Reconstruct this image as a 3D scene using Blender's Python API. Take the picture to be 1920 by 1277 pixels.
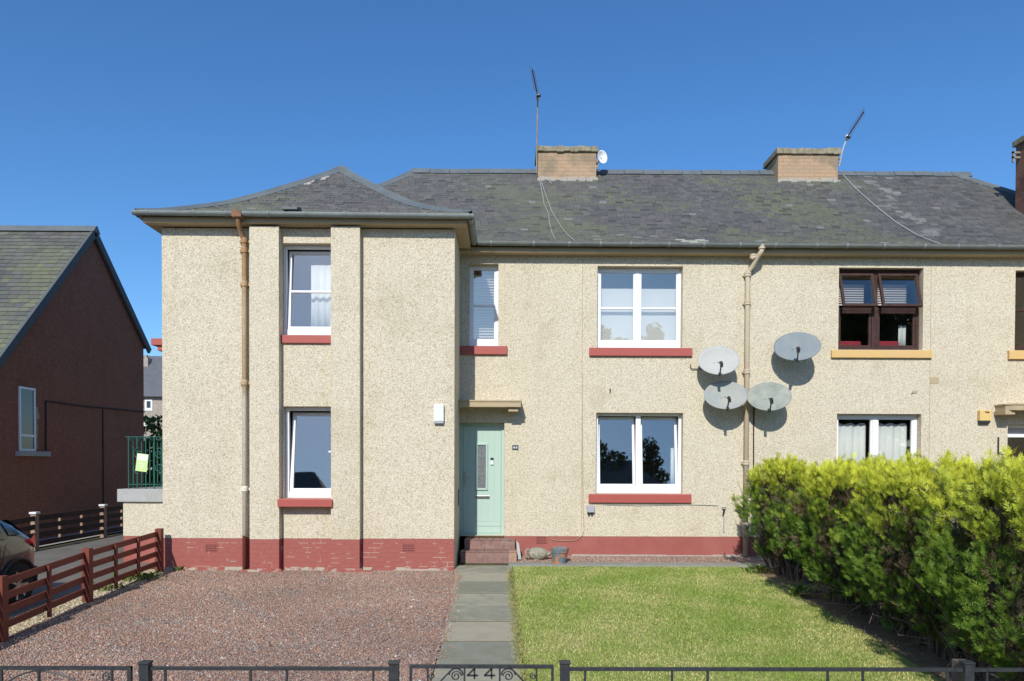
import bpy, bmesh, math, random
import numpy as np
from mathutils import Vector, Matrix

for o in list(bpy.data.objects):
    bpy.data.objects.remove(o)
random.seed(7)
rng = np.random.default_rng(11)
R = math.radians
sc = bpy.context.scene
col = sc.collection

# ------------------------------------------------------------------ camera
F = 1364.0
CAM = Vector((0.0, -13.5, 1.71))
YAW, PITCH, ROLL = R(0.35), R(-0.9), R(0.2)
SY = 0.1854
ROT = Matrix.Rotation(-YAW, 3, 'Z') @ Matrix.Rotation(math.pi / 2 + PITCH, 3, 'X') @ Matrix.Rotation(ROLL, 3, 'Z')
cd = bpy.data.cameras.new('camera')
cam = bpy.data.objects.new('camera', cd)
col.objects.link(cam)
cam.matrix_world = Matrix.Translation(CAM) @ ROT.to_4x4()
cd.sensor_width = 36.0
cd.lens = F / 1920 * 36
cd.shift_y = SY * F / 1920
cd.clip_start = 0.05
cd.clip_end = 2000
sc.camera = cam

# ------------------------------------------------------------------ world, sun, exposure
SUN_TO = Vector((-0.21, -1.0, 0.72)).normalized()          # towards the sun
w = bpy.data.worlds.new('World')
sc.world = w
w.use_nodes = True
nt = w.node_tree
bg = nt.nodes['Background']
sky = nt.nodes.new('ShaderNodeTexSky')
sky.sky_type = 'NISHITA'
sky.sun_disc = False
sky.sun_elevation = math.asin(SUN_TO.z)
sky.sun_rotation = math.atan2(SUN_TO.x, SUN_TO.y)
sky.altitude = 50
sky.air_density = 1.0
sky.dust_density = 0.5
sky.ozone_density = 7.0
hs = nt.nodes.new('ShaderNodeHueSaturation'); hs.inputs['Saturation'].default_value = 1.12
nt.links.new(sky.outputs[0], hs.inputs['Color']); nt.links.new(hs.outputs[0], bg.inputs[0])
bg.inputs[1].default_value = 0.146
sl = bpy.data.lights.new('sun', 'SUN')
sl.energy = 4.0
sl.angle = R(0.5)
sl.color = (1.0, 0.955, 0.88)
so = bpy.data.objects.new('sun', sl)
col.objects.link(so)
so.rotation_euler = SUN_TO.to_track_quat('Z', 'Y').to_euler()
so.location = (0, -20, 30)
sc.view_settings.view_transform = 'Standard'
sc.view_settings.look = 'None'
sc.view_settings.gamma = 1
sc.view_settings.use_curve_mapping = False
sc.view_settings.exposure = 0.12

# ------------------------------------------------------------------ pixel -> place
def ray(px, py):
    return ROT @ Vector(((px - 960) / F, (638.5 - py) / F + SY, -1))
def onY(px, py, Y):
    d = ray(px, py); t = (Y - CAM.y) / d.y
    return CAM + d * t
def onX(px, py, X):
    d = ray(px, py); t = (X - CAM.x) / d.x
    return CAM + d * t
GY = [-400, -60, -34, -14, -9.4, -8.6, -5.5, -4, -1.35, 0, 30, 60, 400]
GZ = [-.7, -.7, -.7, -.56, -.5, -.45, -.25, -.16, -.08, 0, .2, .6, 6]
def gz(y):
    return float(np.interp(y, GY, GZ))
def onG(px, py):
    d = ray(px, py); z = -.2
    for _ in range(12):
        t = (z - CAM.z) / d.z
        p = CAM + d * t
        z = gz(p.y)
    return p

# ------------------------------------------------------------------ materials
MATS = {}
def mat(name, color, rough=.7, spec=.3, metal=0., noise=None, bump=None, attr=None, coat=0.):
    """noise=(scale, amount, colour2), bump=(scale, strength, distance), attr=name of a colour attribute"""
    m = bpy.data.materials.new(name); m.use_nodes = True
    t = m.node_tree; b = t.nodes['Principled BSDF']
    b.inputs['Roughness'].default_value = rough
    b.inputs['Specular IOR Level'].default_value = spec
    b.inputs['Metallic'].default_value = metal
    b.inputs['Coat Weight'].default_value = coat
    b.inputs['Base Color'].default_value = (*color, 1)
    tc = t.nodes.new('ShaderNodeTexCoord')
    src = None
    if attr:
        a = t.nodes.new('ShaderNodeAttribute'); a.attribute_name = attr
        src = a.outputs['Color']
    if noise:
        n = t.nodes.new('ShaderNodeTexNoise'); n.inputs['Scale'].default_value = noise[0]
        n.inputs['Detail'].default_value = 6; n.inputs['Roughness'].default_value = .65
        t.links.new(tc.outputs['Object'], n.inputs['Vector'])
        r = t.nodes.new('ShaderNodeMapRange')
        r.inputs[1].default_value = .36; r.inputs[2].default_value = .64
        r.inputs[3].default_value = 0; r.inputs[4].default_value = noise[1]
        t.links.new(n.outputs[0], r.inputs[0])
        mx = t.nodes.new('ShaderNodeMix'); mx.data_type = 'RGBA'
        t.links.new(r.outputs[0], mx.inputs[0])
        mx.inputs[6].default_value = (*color, 1)
        if src: t.links.new(src, mx.inputs[6])
        mx.inputs[7].default_value = (*noise[2], 1)
        src = mx.outputs[2]
    if src: t.links.new(src, b.inputs['Base Color'])
    if bump:
        n2 = t.nodes.new('ShaderNodeTexNoise'); n2.inputs['Scale'].default_value = bump[0]
        n2.inputs['Detail'].default_value = 5
        t.links.new(tc.outputs['Object'], n2.inputs['Vector'])
        bp = t.nodes.new('ShaderNodeBump'); bp.inputs['Strength'].default_value = bump[1]
        bp.inputs['Distance'].default_value = bump[2]
        t.links.new(n2.outputs[0], bp.inputs['Height'])
        t.links.new(bp.outputs[0], b.inputs['Normal'])
    MATS[name] = m
    return m

def ramp(t, stops, interp='LINEAR'):
    r = t.nodes.new('ShaderNodeValToRGB'); r.color_ramp.interpolation = interp
    e = r.color_ramp.elements
    while len(e) > 1: e.remove(e[-1])
    e[0].position = stops[0][0]; e[0].color = (*stops[0][1], 1)
    for p, c in stops[1:]:
        k = e.new(p); k.color = (*c, 1)
    return r

def pebbledash(name, stops, scale=88):
    m = mat(name, (.5, .45, .35), rough=.9, spec=.15)
    t = m.node_tree; b = t.nodes['Principled BSDF']
    tc = t.nodes.new('ShaderNodeTexCoord')
    v = t.nodes.new('ShaderNodeTexVoronoi'); v.inputs['Scale'].default_value = scale
    t.links.new(tc.outputs['Object'], v.inputs['Vector'])
    sep = t.nodes.new('ShaderNodeSeparateColor'); t.links.new(v.outputs['Color'], sep.inputs[0])
    n0 = t.nodes.new('ShaderNodeTexNoise'); n0.inputs['Scale'].default_value = 44; n0.inputs['Detail'].default_value = 4
    t.links.new(tc.outputs['Object'], n0.inputs['Vector'])
    ad = t.nodes.new('ShaderNodeMath'); ad.operation = 'MULTIPLY_ADD'; ad.inputs[1].default_value = .75
    sb = t.nodes.new('ShaderNodeMath'); sb.operation = 'MULTIPLY_ADD'; sb.inputs[1].default_value = .9; sb.inputs[2].default_value = -.32
    t.links.new(n0.outputs[0], sb.inputs[0]); t.links.new(sb.outputs[0], ad.inputs[2])
    t.links.new(sep.outputs[0], ad.inputs[0])
    r = ramp(t, stops); t.links.new(ad.outputs[0], r.inputs[0])
    n = t.nodes.new('ShaderNodeTexNoise'); n.inputs['Scale'].default_value = 1.1; n.inputs['Detail'].default_value = 8
    n.inputs['Roughness'].default_value = .7
    t.links.new(tc.outputs['Object'], n.inputs['Vector'])
    r2 = ramp(t, [(.28, (.84, .83, .74)), (.46, (1, .995, .985)), (.72, (1.04, 1.04, 1.02))])
    t.links.new(n.outputs[0], r2.inputs[0])
    mx = t.nodes.new('ShaderNodeMix'); mx.data_type = 'RGBA'; mx.blend_type = 'MULTIPLY'; mx.inputs[0].default_value = 1
    t.links.new(r.outputs[0], mx.inputs[6]); t.links.new(r2.outputs[0], mx.inputs[7])
    mp_ = t.nodes.new('ShaderNodeMapping'); mp_.inputs['Scale'].default_value = (3.2, 3.2, .22)
    t.links.new(tc.outputs['Object'], mp_.inputs['Vector'])
    ns = t.nodes.new('ShaderNodeTexNoise'); ns.inputs['Scale'].default_value = 1.4; ns.inputs['Detail'].default_value = 6; ns.inputs['Roughness'].default_value = .7
    t.links.new(mp_.outputs[0], ns.inputs['Vector'])
    r3 = ramp(t, [(.30, (.80, .77, .68)), (.48, (1, 1, 1))]); t.links.new(ns.outputs[0], r3.inputs[0])
    mx3 = t.nodes.new('ShaderNodeMix'); mx3.data_type = 'RGBA'; mx3.blend_type = 'MULTIPLY'; mx3.inputs[0].default_value = .28
    t.links.new(mx.outputs[2], mx3.inputs[6]); t.links.new(r3.outputs[0], mx3.inputs[7])
    t.links.new(mx3.outputs[2], b.inputs['Base Color'])
    bp = t.nodes.new('ShaderNodeBump'); bp.inputs['Strength'].default_value = .55; bp.inputs['Distance'].default_value = .012
    t.links.new(v.outputs['Distance'], bp.inputs['Height']); bp.invert = True
    t.links.new(bp.outputs[0], b.inputs['Normal'])
    return m

pebbledash('dash', [(.02, (.33, .27, .18)), (.18, (.46, .395, .28)), (.36, (.585, .52, .39)), (.62, (.66, .60, .465)), (.9, (.75, .695, .565))])
pebbledash('brown_dash', [(0, (.21, .09, .06)), (.5, (.285, .125, .082)), (1, (.35, .165, .11))], 40)
pebbledash('far_dash', [(0, (.2, .17, .14)), (.5, (.36, .31, .27)), (1, (.45, .4, .36))], 20)
mat('red_paint', (.31, .092, .074), .6, .3, noise=(2.2, .6, (.38, .135, .11)), bump=(60, .25, .006))
mat('red_sill', (.40, .095, .075), .5, .35, noise=(3, .35, (.34, .085, .07)))
mat('cream_sill', (.66, .44, .17), .6, .3, noise=(6, .4, (.6, .42, .22)))
mat('slate', (.14, .14, .15), .62, .35, attr='col', noise=(14, .3, (.13, .13, .118)), bump=(40, .25, .004))
mat('deck', (.05, .05, .055), .9)
mat('lead', (.105, .125, .132), .6, .35, noise=(3, .6, (.165, .18, .18)))
mat('gutter_grey', (.27, .31, .31), .5, .4, noise=(5, .6, (.17, .19, .18)))
mat('gutter_dark', (.15, .165, .16), .5, .4, noise=(5, .6, (.24, .25, .23)))
mat('soffit', (.46, .37, .24), .7, .2, noise=(3, .5, (.40, .31, .19)))
mat('upvc', (.80, .82, .84), .28, .5)
mat('brown_wood', (.045, .021, .019), .6, .25, noise=(9, .6, (.085, .045, .038)))
mat('black_gap', (.012, .012, .014), .8)
mat('mint', (.425, .565, .495), .42, .4, bump=(9, .05, .002))
mat('steel', (.5, .5, .5), .3, .5, metal=1)
mat('black_iron', (.022, .026, .03), .5, .4, noise=(30, .5, (.06, .062, .06)), bump=(60, .3, .002))
mat('green_iron', (.012, .10, .075), .45, .4)
mat('black_plastic', (.02, .02, .022), .45, .4)
mat('white_plastic', (.72, .74, .74), .4, .4)
mat('grey_plastic', (.38, .39, .43), .5, .3)
mat('yellow_plastic', (.70, .50, .19), .5, .3)
mat('cream_pipe', (.56, .48, .35), .55, .3, noise=(6, .4, (.46, .38, .26)))
mat('stone_cap', (.34, .31, .22), .9, .15, noise=(9, .8, (.17, .15, .10)), bump=(25, .5, .02))
mat('concrete', (.30, .30, .27), .9, .15, noise=(5, .7, (.215, .22, .185)), bump=(70, .35, .005))
mat('pale_concrete', (.42, .42, .40), .9, .15, noise=(5, .7, (.34, .34, .32)), bump=(60, .3, .005))
mat('mortar', (.42, .39, .34), .9, .1, noise=(20, .6, (.30, .27, .23)), bump=(40, .5, .01))
mat('red_timber', (.20, .055, .034), .6, .25, noise=(5, .5, (.15, .04, .026)), bump=(40, .15, .003))
mat('dark_timber', (.05, .026, .018), .7, .2, noise=(5, .5, (.09, .05, .035)))
mat('pale_timber', (.33, .22, .16), .7, .2)
mat('twig', (.12, .085, .06), .85, .1, noise=(20, .6, (.22, .17, .12)))
mat('bark', (.07, .05, .035), .9, .1)
mat('foliage', (.1, .16, .03), .55, .25, attr='col')
mat('grass_blade', (.1, .16, .03), .6, .2, attr='col')
mat('stone', (.3, .2, .17), .85, .2, attr='col')
mat('interior', (.30, .29, .28), .9, .1)
mat('interior_floor', (.12, .09, .07), .7, .2)
mat('blind', (.78, .80, .80), .8, .1)
mat('slat_blind', (.62, .57, .54), .7, .1)
mat('pillow_red', (.45, .06, .09), .9, .1)
mat('dish_white', (.46, .465, .435), .65, .25, noise=(5, .4, (.38, .40, .375)))
mat('dish_grey', (.29, .325, .32), .65, .25, noise=(4, .8, (.385, .375, .31)))
mat('dish_blue', (.20, .24, .255), .65, .25, noise=(4, .6, (.28, .30, .30)))
mat('dish_stained', (.36, .37, .315), .65, .25, noise=(4, .9, (.22, .25, .22)))
mat('aerial_metal', (.10, .10, .10), .45, .4, metal=.3)
mat('mast_metal', (.30, .27, .22), .6, .3, noise=(8, .7, (.18, .15, .12)))
mat('wire_pale', (.42, .435, .42), .6, .2)
mat('wire_dark', (.03, .03, .03), .6, .2)
mat('car_paint', (.055, .055, .048), .3, .5, coat=.7)
mat('car_roof', (.02, .028, .04), .25, .5, coat=.8)
mat('tail_red', (.55, .02, .02), .15, .6, coat=.6)
mat('rubber', (.018, .018, .018), .8, .2)
mat('alloy', (.5, .5, .5), .35, .5, metal=.8)
mat('car_glass', (.015, .02, .025), .06, .7)
mat('terracotta', (.46, .16, .075), .8, .2, noise=(14, .6, (.36, .13, .07)))
mat('plate_slate', (.05, .06, .07), .6, .3)
mat('sign_lime', (.56, .74, .30), .6, .2)
mat('sign_pale', (.72, .84, .62), .6, .2)
mat('tarmac', (.055, .055, .056), .9, .2, noise=(60, .6, (.085, .083, .08)), bump=(120, .4, .006))
mat('pavement_mat', (.2, .2, .19), .9, .2, noise=(10, .6, (.15, .15, .14)), bump=(80, .3, .004))
mat('soil', (.09, .07, .045), .95, .1, noise=(3, .8, (.10, .115, .04)), bump=(20, .6, .03))
mat('drive_concrete', (.19, .175, .15), .9, .15, noise=(2.5, .8, (.13, .12, .105)), bump=(60, .3, .004))
mat('sheer', (.80, .84, .84), .9, .1)

# painted pot with flaking
def two_tone(name, c1, c2, scale, lo, hi, rough=.8):
    m = mat(name, c1, rough, .2)
    t = m.node_tree; b = t.nodes['Principled BSDF']
    tc = t.nodes.new('ShaderNodeTexCoord')
    n = t.nodes.new('ShaderNodeTexNoise'); n.inputs['Scale'].default_value = scale; n.inputs['Detail'].default_value = 7
    t.links.new(tc.outputs['Object'], n.inputs['Vector'])
    r = ramp(t, [(lo, c1), (hi, c2)]); t.links.new(n.outputs[0], r.inputs[0])
    t.links.new(r.outputs[0], b.inputs['Base Color'])
    bp = t.nodes.new('ShaderNodeBump'); bp.inputs['Strength'].default_value = .3; bp.inputs['Distance'].default_value = .006
    t.links.new(n.outputs[0], bp.inputs['Height']); t.links.new(bp.outputs[0], b.inputs['Normal'])
    return m
two_tone('pot_paint', (.14, .19, .20), (.46, .19, .10), 9, .52, .56)
two_tone('ornament_stone', (.36, .34, .26), (.22, .21, .16), 22, .4, .62)
two_tone('plinth_back', (.33, .085, .068), (.52, .46, .38), 5, .53, .57)
two_tone('foot_mortar', (.42, .38, .31), (.33, .10, .08), 6, .45, .55)
two_tone('chimney_render', (.43, .235, .145), (.36, .255, .155), 3.5, .42, .62, .9)
def coursed(name, c1, c2, mort, dirt):
    m = mat(name, c1, .9, .15); t = m.node_tree; b = t.nodes['Principled BSDF']
    tc = t.nodes.new('ShaderNodeTexCoord'); s = t.nodes.new('ShaderNodeSeparateXYZ'); t.links.new(tc.outputs['Object'], s.inputs[0])
    ad = t.nodes.new('ShaderNodeMath'); t.links.new(s.outputs[0], ad.inputs[0]); t.links.new(s.outputs[1], ad.inputs[1])
    cb = t.nodes.new('ShaderNodeCombineXYZ'); t.links.new(ad.outputs[0], cb.inputs[0]); t.links.new(s.outputs[2], cb.inputs[1])
    br = t.nodes.new('ShaderNodeTexBrick'); t.links.new(cb.outputs[0], br.inputs['Vector'])
    br.inputs['Color1'].default_value = (*c1, 1); br.inputs['Color2'].default_value = (*c2, 1); br.inputs['Mortar'].default_value = (*mort, 1)
    br.inputs['Scale'].default_value = 1; br.inputs['Brick Width'].default_value = .24; br.inputs['Row Height'].default_value = .083; br.inputs['Mortar Size'].default_value = .007; br.inputs['Mortar Smooth'].default_value = .6
    n = t.nodes.new('ShaderNodeTexNoise'); n.inputs['Scale'].default_value = 2.6; n.inputs['Detail'].default_value = 8
    t.links.new(tc.outputs['Object'], n.inputs['Vector'])
    r = ramp(t, [(.5, (0, 0, 0)), (.66, (.75, .75, .75))]); t.links.new(n.outputs[0], r.inputs[0])
    mx = t.nodes.new('ShaderNodeMix'); mx.data_type = 'RGBA'; t.links.new(r.outputs[0], mx.inputs[0]); t.links.new(br.outputs[0], mx.inputs[6]); mx.inputs[7].default_value = (*dirt, 1)
    t.links.new(mx.outputs[2], b.inputs['Base Color'])
    bp = t.nodes.new('ShaderNodeBump'); bp.inputs['Strength'].default_value = .5; bp.inputs['Distance'].default_value = .01; bp.invert = True
    t.links.new(br.outputs['Fac'], bp.inputs['Height']); t.links.new(bp.outputs[0], b.inputs['Normal'])
coursed('chimney_stone', (.45, .305, .19), (.40, .285, .19), (.33, .25, .17), (.23, .19, .13))
coursed('chimney_red', (.26, .135, .095), (.20, .105, .078), (.14, .10, .08), (.09, .06, .045))
two_tone('chimney_brick', (.19, .075, .05), (.13, .06, .045), 6, .4, .6, .9)
two_tone('quarry', (.235, .135, .115), (.30, .20, .165), 12, .4, .62, .7)
two_tone('quarry_b', (.30, .165, .145), (.24, .15, .13), 12, .4, .62, .7)
two_tone('quarry_c', (.42, .26, .17), (.34, .21, .16), 12, .4, .62, .7)

# rust-over-paint downpipe: rust at the top, cream below, red at the foot (paint, by height on the pipe)
def pipe_mat():
    m = mat('rust_pipe', (.5, .4, .3), .65, .25)
    t = m.node_tree; b = t.nodes['Principled BSDF']
    tc = t.nodes.new('ShaderNodeTexCoord'); s = t.nodes.new('ShaderNodeSeparateXYZ')
    t.links.new(tc.outputs['Object'], s.inputs[0])
    n = t.nodes.new('ShaderNodeTexNoise'); n.inputs['Scale'].default_value = 9; n.inputs['Detail'].default_value = 6
    t.links.new(tc.outputs['Object'], n.inputs['Vector'])
    a = t.nodes.new('ShaderNodeMath'); a.operation = 'MULTIPLY_ADD'; a.inputs[1].default_value = .25
    t.links.new(n.outputs[0], a.inputs[0]); t.links.new(s.outputs[2], a.inputs[2])
    d = t.nodes.new('ShaderNodeMath'); d.operation = 'DIVIDE'; d.inputs[1].default_value = 6.2
    t.links.new(a.outputs[0], d.inputs[0])
    r = ramp(t, [(.0, (.30, .09, .07)), (.098, (.30, .09, .07)), (.102, (.76, .73, .61)), (.46, (.76, .72, .60)),
                 (.50, (.52, .38, .23)), (.70, (.56, .44, .29)), (.80, (.45, .29, .15)), (.92, (.36, .21, .11)), (.955, (.16, .07, .04))])
    t.links.new(d.outputs[0], r.inputs[0])
    n2 = t.nodes.new('ShaderNodeTexNoise'); n2.inputs['Scale'].default_value = 25
    t.links.new(tc.outputs['Object'], n2.inputs['Vector'])
    r2 = ramp(t, [(.35, (.86, .83, .78)), (.6, (1, 1, 1))]); t.links.new(n2.outputs[0], r2.inputs[0])
    mx = t.nodes.new('ShaderNodeMix'); mx.data_type = 'RGBA'; mx.blend_type = 'MULTIPLY'; mx.inputs[0].default_value = 1
    t.links.new(r.outputs[0], mx.inputs[6]); t.links.new(r2.outputs[0], mx.inputs[7])
    t.links.new(mx.outputs[2], b.inputs['Base Color'])
pipe_mat()

def glass_mat(name, tint, base):
    m = bpy.data.materials.new(name); m.use_nodes = True
    t = m.node_tree; t.nodes.clear()
    o = t.nodes.new('ShaderNodeOutputMaterial'); mx = t.nodes.new('ShaderNodeMixShader')
    tr = t.nodes.new('ShaderNodeBsdfTransparent'); tr.inputs[0].default_value = (*tint, 1)
    g = t.nodes.new('ShaderNodeBsdfGlossy'); g.inputs['Roughness'].default_value = .015
    g.inputs[0].default_value = (.95, .88, .77, 1)
    fr = t.nodes.new('ShaderNodeFresnel'); fr.inputs[0].default_value = 1.5
    a = t.nodes.new('ShaderNodeMath'); a.operation = 'ADD'; a.inputs[1].default_value = base
    t.links.new(fr.outputs[0], a.inputs[0]); t.links.new(a.outputs[0], mx.inputs[0])
    tc = t.nodes.new('ShaderNodeTexCoord'); n = t.nodes.new('ShaderNodeTexNoise'); n.inputs['Scale'].default_value = 2.5
    t.links.new(tc.outputs['Object'], n.inputs['Vector'])
    bp = t.nodes.new('ShaderNodeBump'); bp.inputs['Strength'].default_value = .02; bp.inputs['Distance'].default_value = .02
    t.links.new(n.outputs[0], bp.inputs['Height']); t.links.new(bp.outputs[0], g.inputs['Normal'])
    t.links.new(tr.outputs[0], mx.inputs[1]); t.links.new(g.outputs[0], mx.inputs[2]); t.links.new(mx.outputs[0], o.inputs[0])
    MATS[name] = m
glass_mat('glass', (.98, .99, .99), .16)
glass_mat('glass_clear', (.95, .97, .97), .10)
glass_mat('glass_dark', (.9, .92, .92), .06)
def obscure():
    m = mat('obscure_glass', (.10, .11, .115), .25, .6, noise=(60, .9, (.22, .24, .25)), bump=(70, .6, .01))
obscure()
# translucent net
def net_mat():
    m = bpy.data.materials.new('net'); m.use_nodes = True
    t = m.node_tree; t.nodes.clear()
    o = t.nodes.new('ShaderNodeOutputMaterial'); mx = t.nodes.new('ShaderNodeMixShader'); mx.inputs[0].default_value = .95
    tr = t.nodes.new('ShaderNodeBsdfTransparent'); d = t.nodes.new('ShaderNodeBsdfDiffuse'); d.inputs[0].default_value = (.90, .92, .92, 1)
    t.links.new(tr.outputs[0], mx.inputs[1]); t.links.new(d.outputs[0], mx.inputs[2]); t.links.new(mx.outputs[0], o.inputs[0])
    MATS['net'] = m
net_mat()

# ground materials
def lawn_mat():
    m = mat('lawn_mat', (.1, .15, .04), .9, .1); t = m.node_tree; b = t.nodes['Principled BSDF']
    tc = t.nodes.new('ShaderNodeTexCoord')
    n = t.nodes.new('ShaderNodeTexNoise'); n.inputs['Scale'].default_value = 2.2; n.inputs['Detail'].default_value = 9; n.inputs['Roughness'].default_value = .75
    t.links.new(tc.outputs['Object'], n.inputs['Vector'])
    r = ramp(t, [(.3, (.15, .21, .045)), (.5, (.24, .28, .075)), (.66, (.38, .34, .15))]); t.links.new(n.outputs[0], r.inputs[0])
    t.links.new(r.outputs[0], b.inputs['Base Color'])
lawn_mat()
def gravel_mat(name, stops, scale=42):
    m = mat(name, (.3, .2, .17), .9, .15); t = m.node_tree; b = t.nodes['Principled BSDF']
    tc = t.nodes.new('ShaderNodeTexCoord')
    v = t.nodes.new('ShaderNodeTexVoronoi'); v.inputs['Scale'].default_value = scale
    t.links.new(tc.outputs['Object'], v.inputs['Vector'])
    s = t.nodes.new('ShaderNodeSeparateColor'); t.links.new(v.outputs['Color'], s.inputs[0])
    n = t.nodes.new('ShaderNodeTexNoise'); n.inputs['Scale'].default_value = 1.3; n.inputs['Detail'].default_value = 5
    t.links.new(tc.outputs['Object'], n.inputs['Vector'])
    r = ramp(t, stops); t.links.new(s.outputs[0], r.inputs[0])
    r2 = ramp(t, [(.35, (.8, .78, .78)), (.65, (1.08, 1.03, 1))]); t.links.new(n.outputs[0], r2.inputs[0])
    mx = t.nodes.new('ShaderNodeMix'); mx.data_type = 'RGBA'; mx.blend_type = 'MULTIPLY'; mx.inputs[0].default_value = 1
    t.links.new(r.outputs[0], mx.inputs[6]); t.links.new(r2.outputs[0], mx.inputs[7])
    t.links.new(mx.outputs[2], b.inputs['Base Color'])
    bp = t.nodes.new('ShaderNodeBump'); bp.inputs['Strength'].default_value = .9; bp.inputs['Distance'].default_value = .02; bp.invert = True
    t.links.new(v.outputs['Distance'], bp.inputs['Height']); t.links.new(bp.outputs[0], b.inputs['Normal'])
gravel_mat('gravel_red', [(0, (.16, .12, .105)), (.3, (.30, .18, .15)), (.6, (.40, .245, .20)), (.85, (.44, .33, .28)), (1, (.55, .5, .45))], 60)
gravel_mat('gravel_gold', [(0, (.25, .2, .12)), (.5, (.5, .42, .26)), (1, (.66, .6, .45))], 30)

# ------------------------------------------------------------------ mesh tools
class MB:
    def __init__(s): s.v = []; s.f = []; s.c = []
    def add(s, vs, fs, c=None):
        o = len(s.v); s.v += [tuple(p) for p in vs]; s.f += [tuple(i + o for i in f) for f in fs]
        s.c += [c or (1, 1, 1)] * len(vs)
        return s
    def box(s, x0, x1, y0, y1, z0, z1, c=None):
        if x0 > x1: x0, x1 = x1, x0
        if y0 > y1: y0, y1 = y1, y0
        if z0 > z1: z0, z1 = z1, z0
        v = [(x0, y0, z0), (x1, y0, z0), (x1, y1, z0), (x0, y1, z0), (x0, y0, z1), (x1, y0, z1), (x1, y1, z1), (x0, y1, z1)]
        return s.add(v, BOXF, c)
    def obox(s, p, q, wid, hei, up=(0, 0, 1)):
        p = Vector(p); q = Vector(q); d = (q - p).normalized(); u = Vector(up)
        a = d.cross(u).normalized(); u = a.cross(d)
        v = []
        for e in (p, q):
            for i, j in ((-1, -1), (1, -1), (1, 1), (-1, 1)):
                v.append(e + a * (i * wid / 2) + u * (j * hei / 2))
        return s.add(v, [(3, 2, 1, 0), (4, 5, 6, 7), (0, 1, 5, 4), (1, 2, 6, 5), (2, 3, 7, 6), (3, 0, 4, 7)])
    def tube(s, pts, r, n=8, cap=True):
        pts = [Vector(p) for p in pts]; m = len(pts)
        rs = r if isinstance(r, (list, tuple)) else [r] * m
        vs = []; ref = None
        for i, p in enumerate(pts):
            d = (pts[min(i + 1, m - 1)] - pts[max(i - 1, 0)]).normalized()
            if ref is None:
                ref = Vector((0, 0, 1)) if abs(d.z) < .9 else Vector((1, 0, 0))
            a = d.cross(ref).normalized(); b = a.cross(d); ref = b
            for k in range(n):
                t = 2 * math.pi * k / n
                vs.append(p + (a * math.cos(t) + b * math.sin(t)) * rs[i])
        fs = [(i * n + k, i * n + (k + 1) % n, (i + 1) * n + (k + 1) % n, (i + 1) * n + k) for i in range(m - 1) for k in range(n)]
        if cap: fs += [tuple(range(n - 1, -1, -1)), tuple((m - 1) * n + k for k in range(n))]
        return s.add(vs, fs)
    def lathe(s, prof, c=(0, 0, 0), n=24, axis='z'):
        vs = []; m = len(prof)
        for r, z in prof:
            for k in range(n):
                t = 2 * math.pi * k / n
                if axis == 'z': vs.append((c[0] + r * math.cos(t), c[1] + r * math.sin(t), c[2] + z))
                else: vs.append((c[0] + z, c[1] + r * math.cos(t), c[2] + r * math.sin(t)))
        fs = [(i * n + k, i * n + (k + 1) % n, (i + 1) * n + (k + 1) % n, (i + 1) * n + k) for i in range(m - 1) for k in range(n)]
        return s.add(vs, fs)
    def prism(s, poly, axis, a, b):
        """poly of 2-D points; axis x: (y,z), y: (x,z), z: (x,y)"""
        def P(p, t):
            return {'x': (t, p[0], p[1]), 'y': (p[0], t, p[1]), 'z': (p[0], p[1], t)}[axis]
        n = len(poly)
        vs = [P(p, a) for p in poly] + [P(p, b) for p in poly]
        fs = [tuple(range(n)), tuple(range(2 * n - 1, n - 1, -1))] + [(i, i + n, (i + 1) % n + n, (i + 1) % n) for i in range(n)]
        return s.add(vs, fs)
    def build(s, name, m, parent=None, smooth=False, color=False, fixn=True, bevel=0):
        me = bpy.data.meshes.new(name)
        me.from_pydata(s.v, [], s.f)
        if color:
            ca = me.color_attributes.new('col', 'FLOAT_COLOR', 'POINT')
            arr = np.ones((len(s.v), 4), dtype=np.float32); arr[:, :3] = np.array(s.c, dtype=np.float32)
            ca.data.foreach_set('color', arr.ravel())
        if fixn and len(s.f) < 60000:
            bm = bmesh.new(); bm.from_mesh(me); bmesh.ops.recalc_face_normals(bm, faces=bm.faces)
            if bevel:
                bmesh.ops.bevel(bm, geom=[e for e in bm.edges if len(e.link_faces) == 2 and e.calc_face_angle(0) > .6], offset=bevel, segments=2, affect='EDGES', profile=.6)
            bm.to_mesh(me); bm.free()
        if smooth:
            me.polygons.foreach_set('use_smooth', [True] * len(me.polygons))
        me.materials.append(MATS[m] if isinstance(m, str) else m)
        me.update()
        return link(name, me, parent)
BOXF = [(3, 2, 1, 0), (4, 5, 6, 7), (0, 1, 5, 4), (1, 2, 6, 5), (2, 3, 7, 6), (3, 0, 4, 7)]

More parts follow.
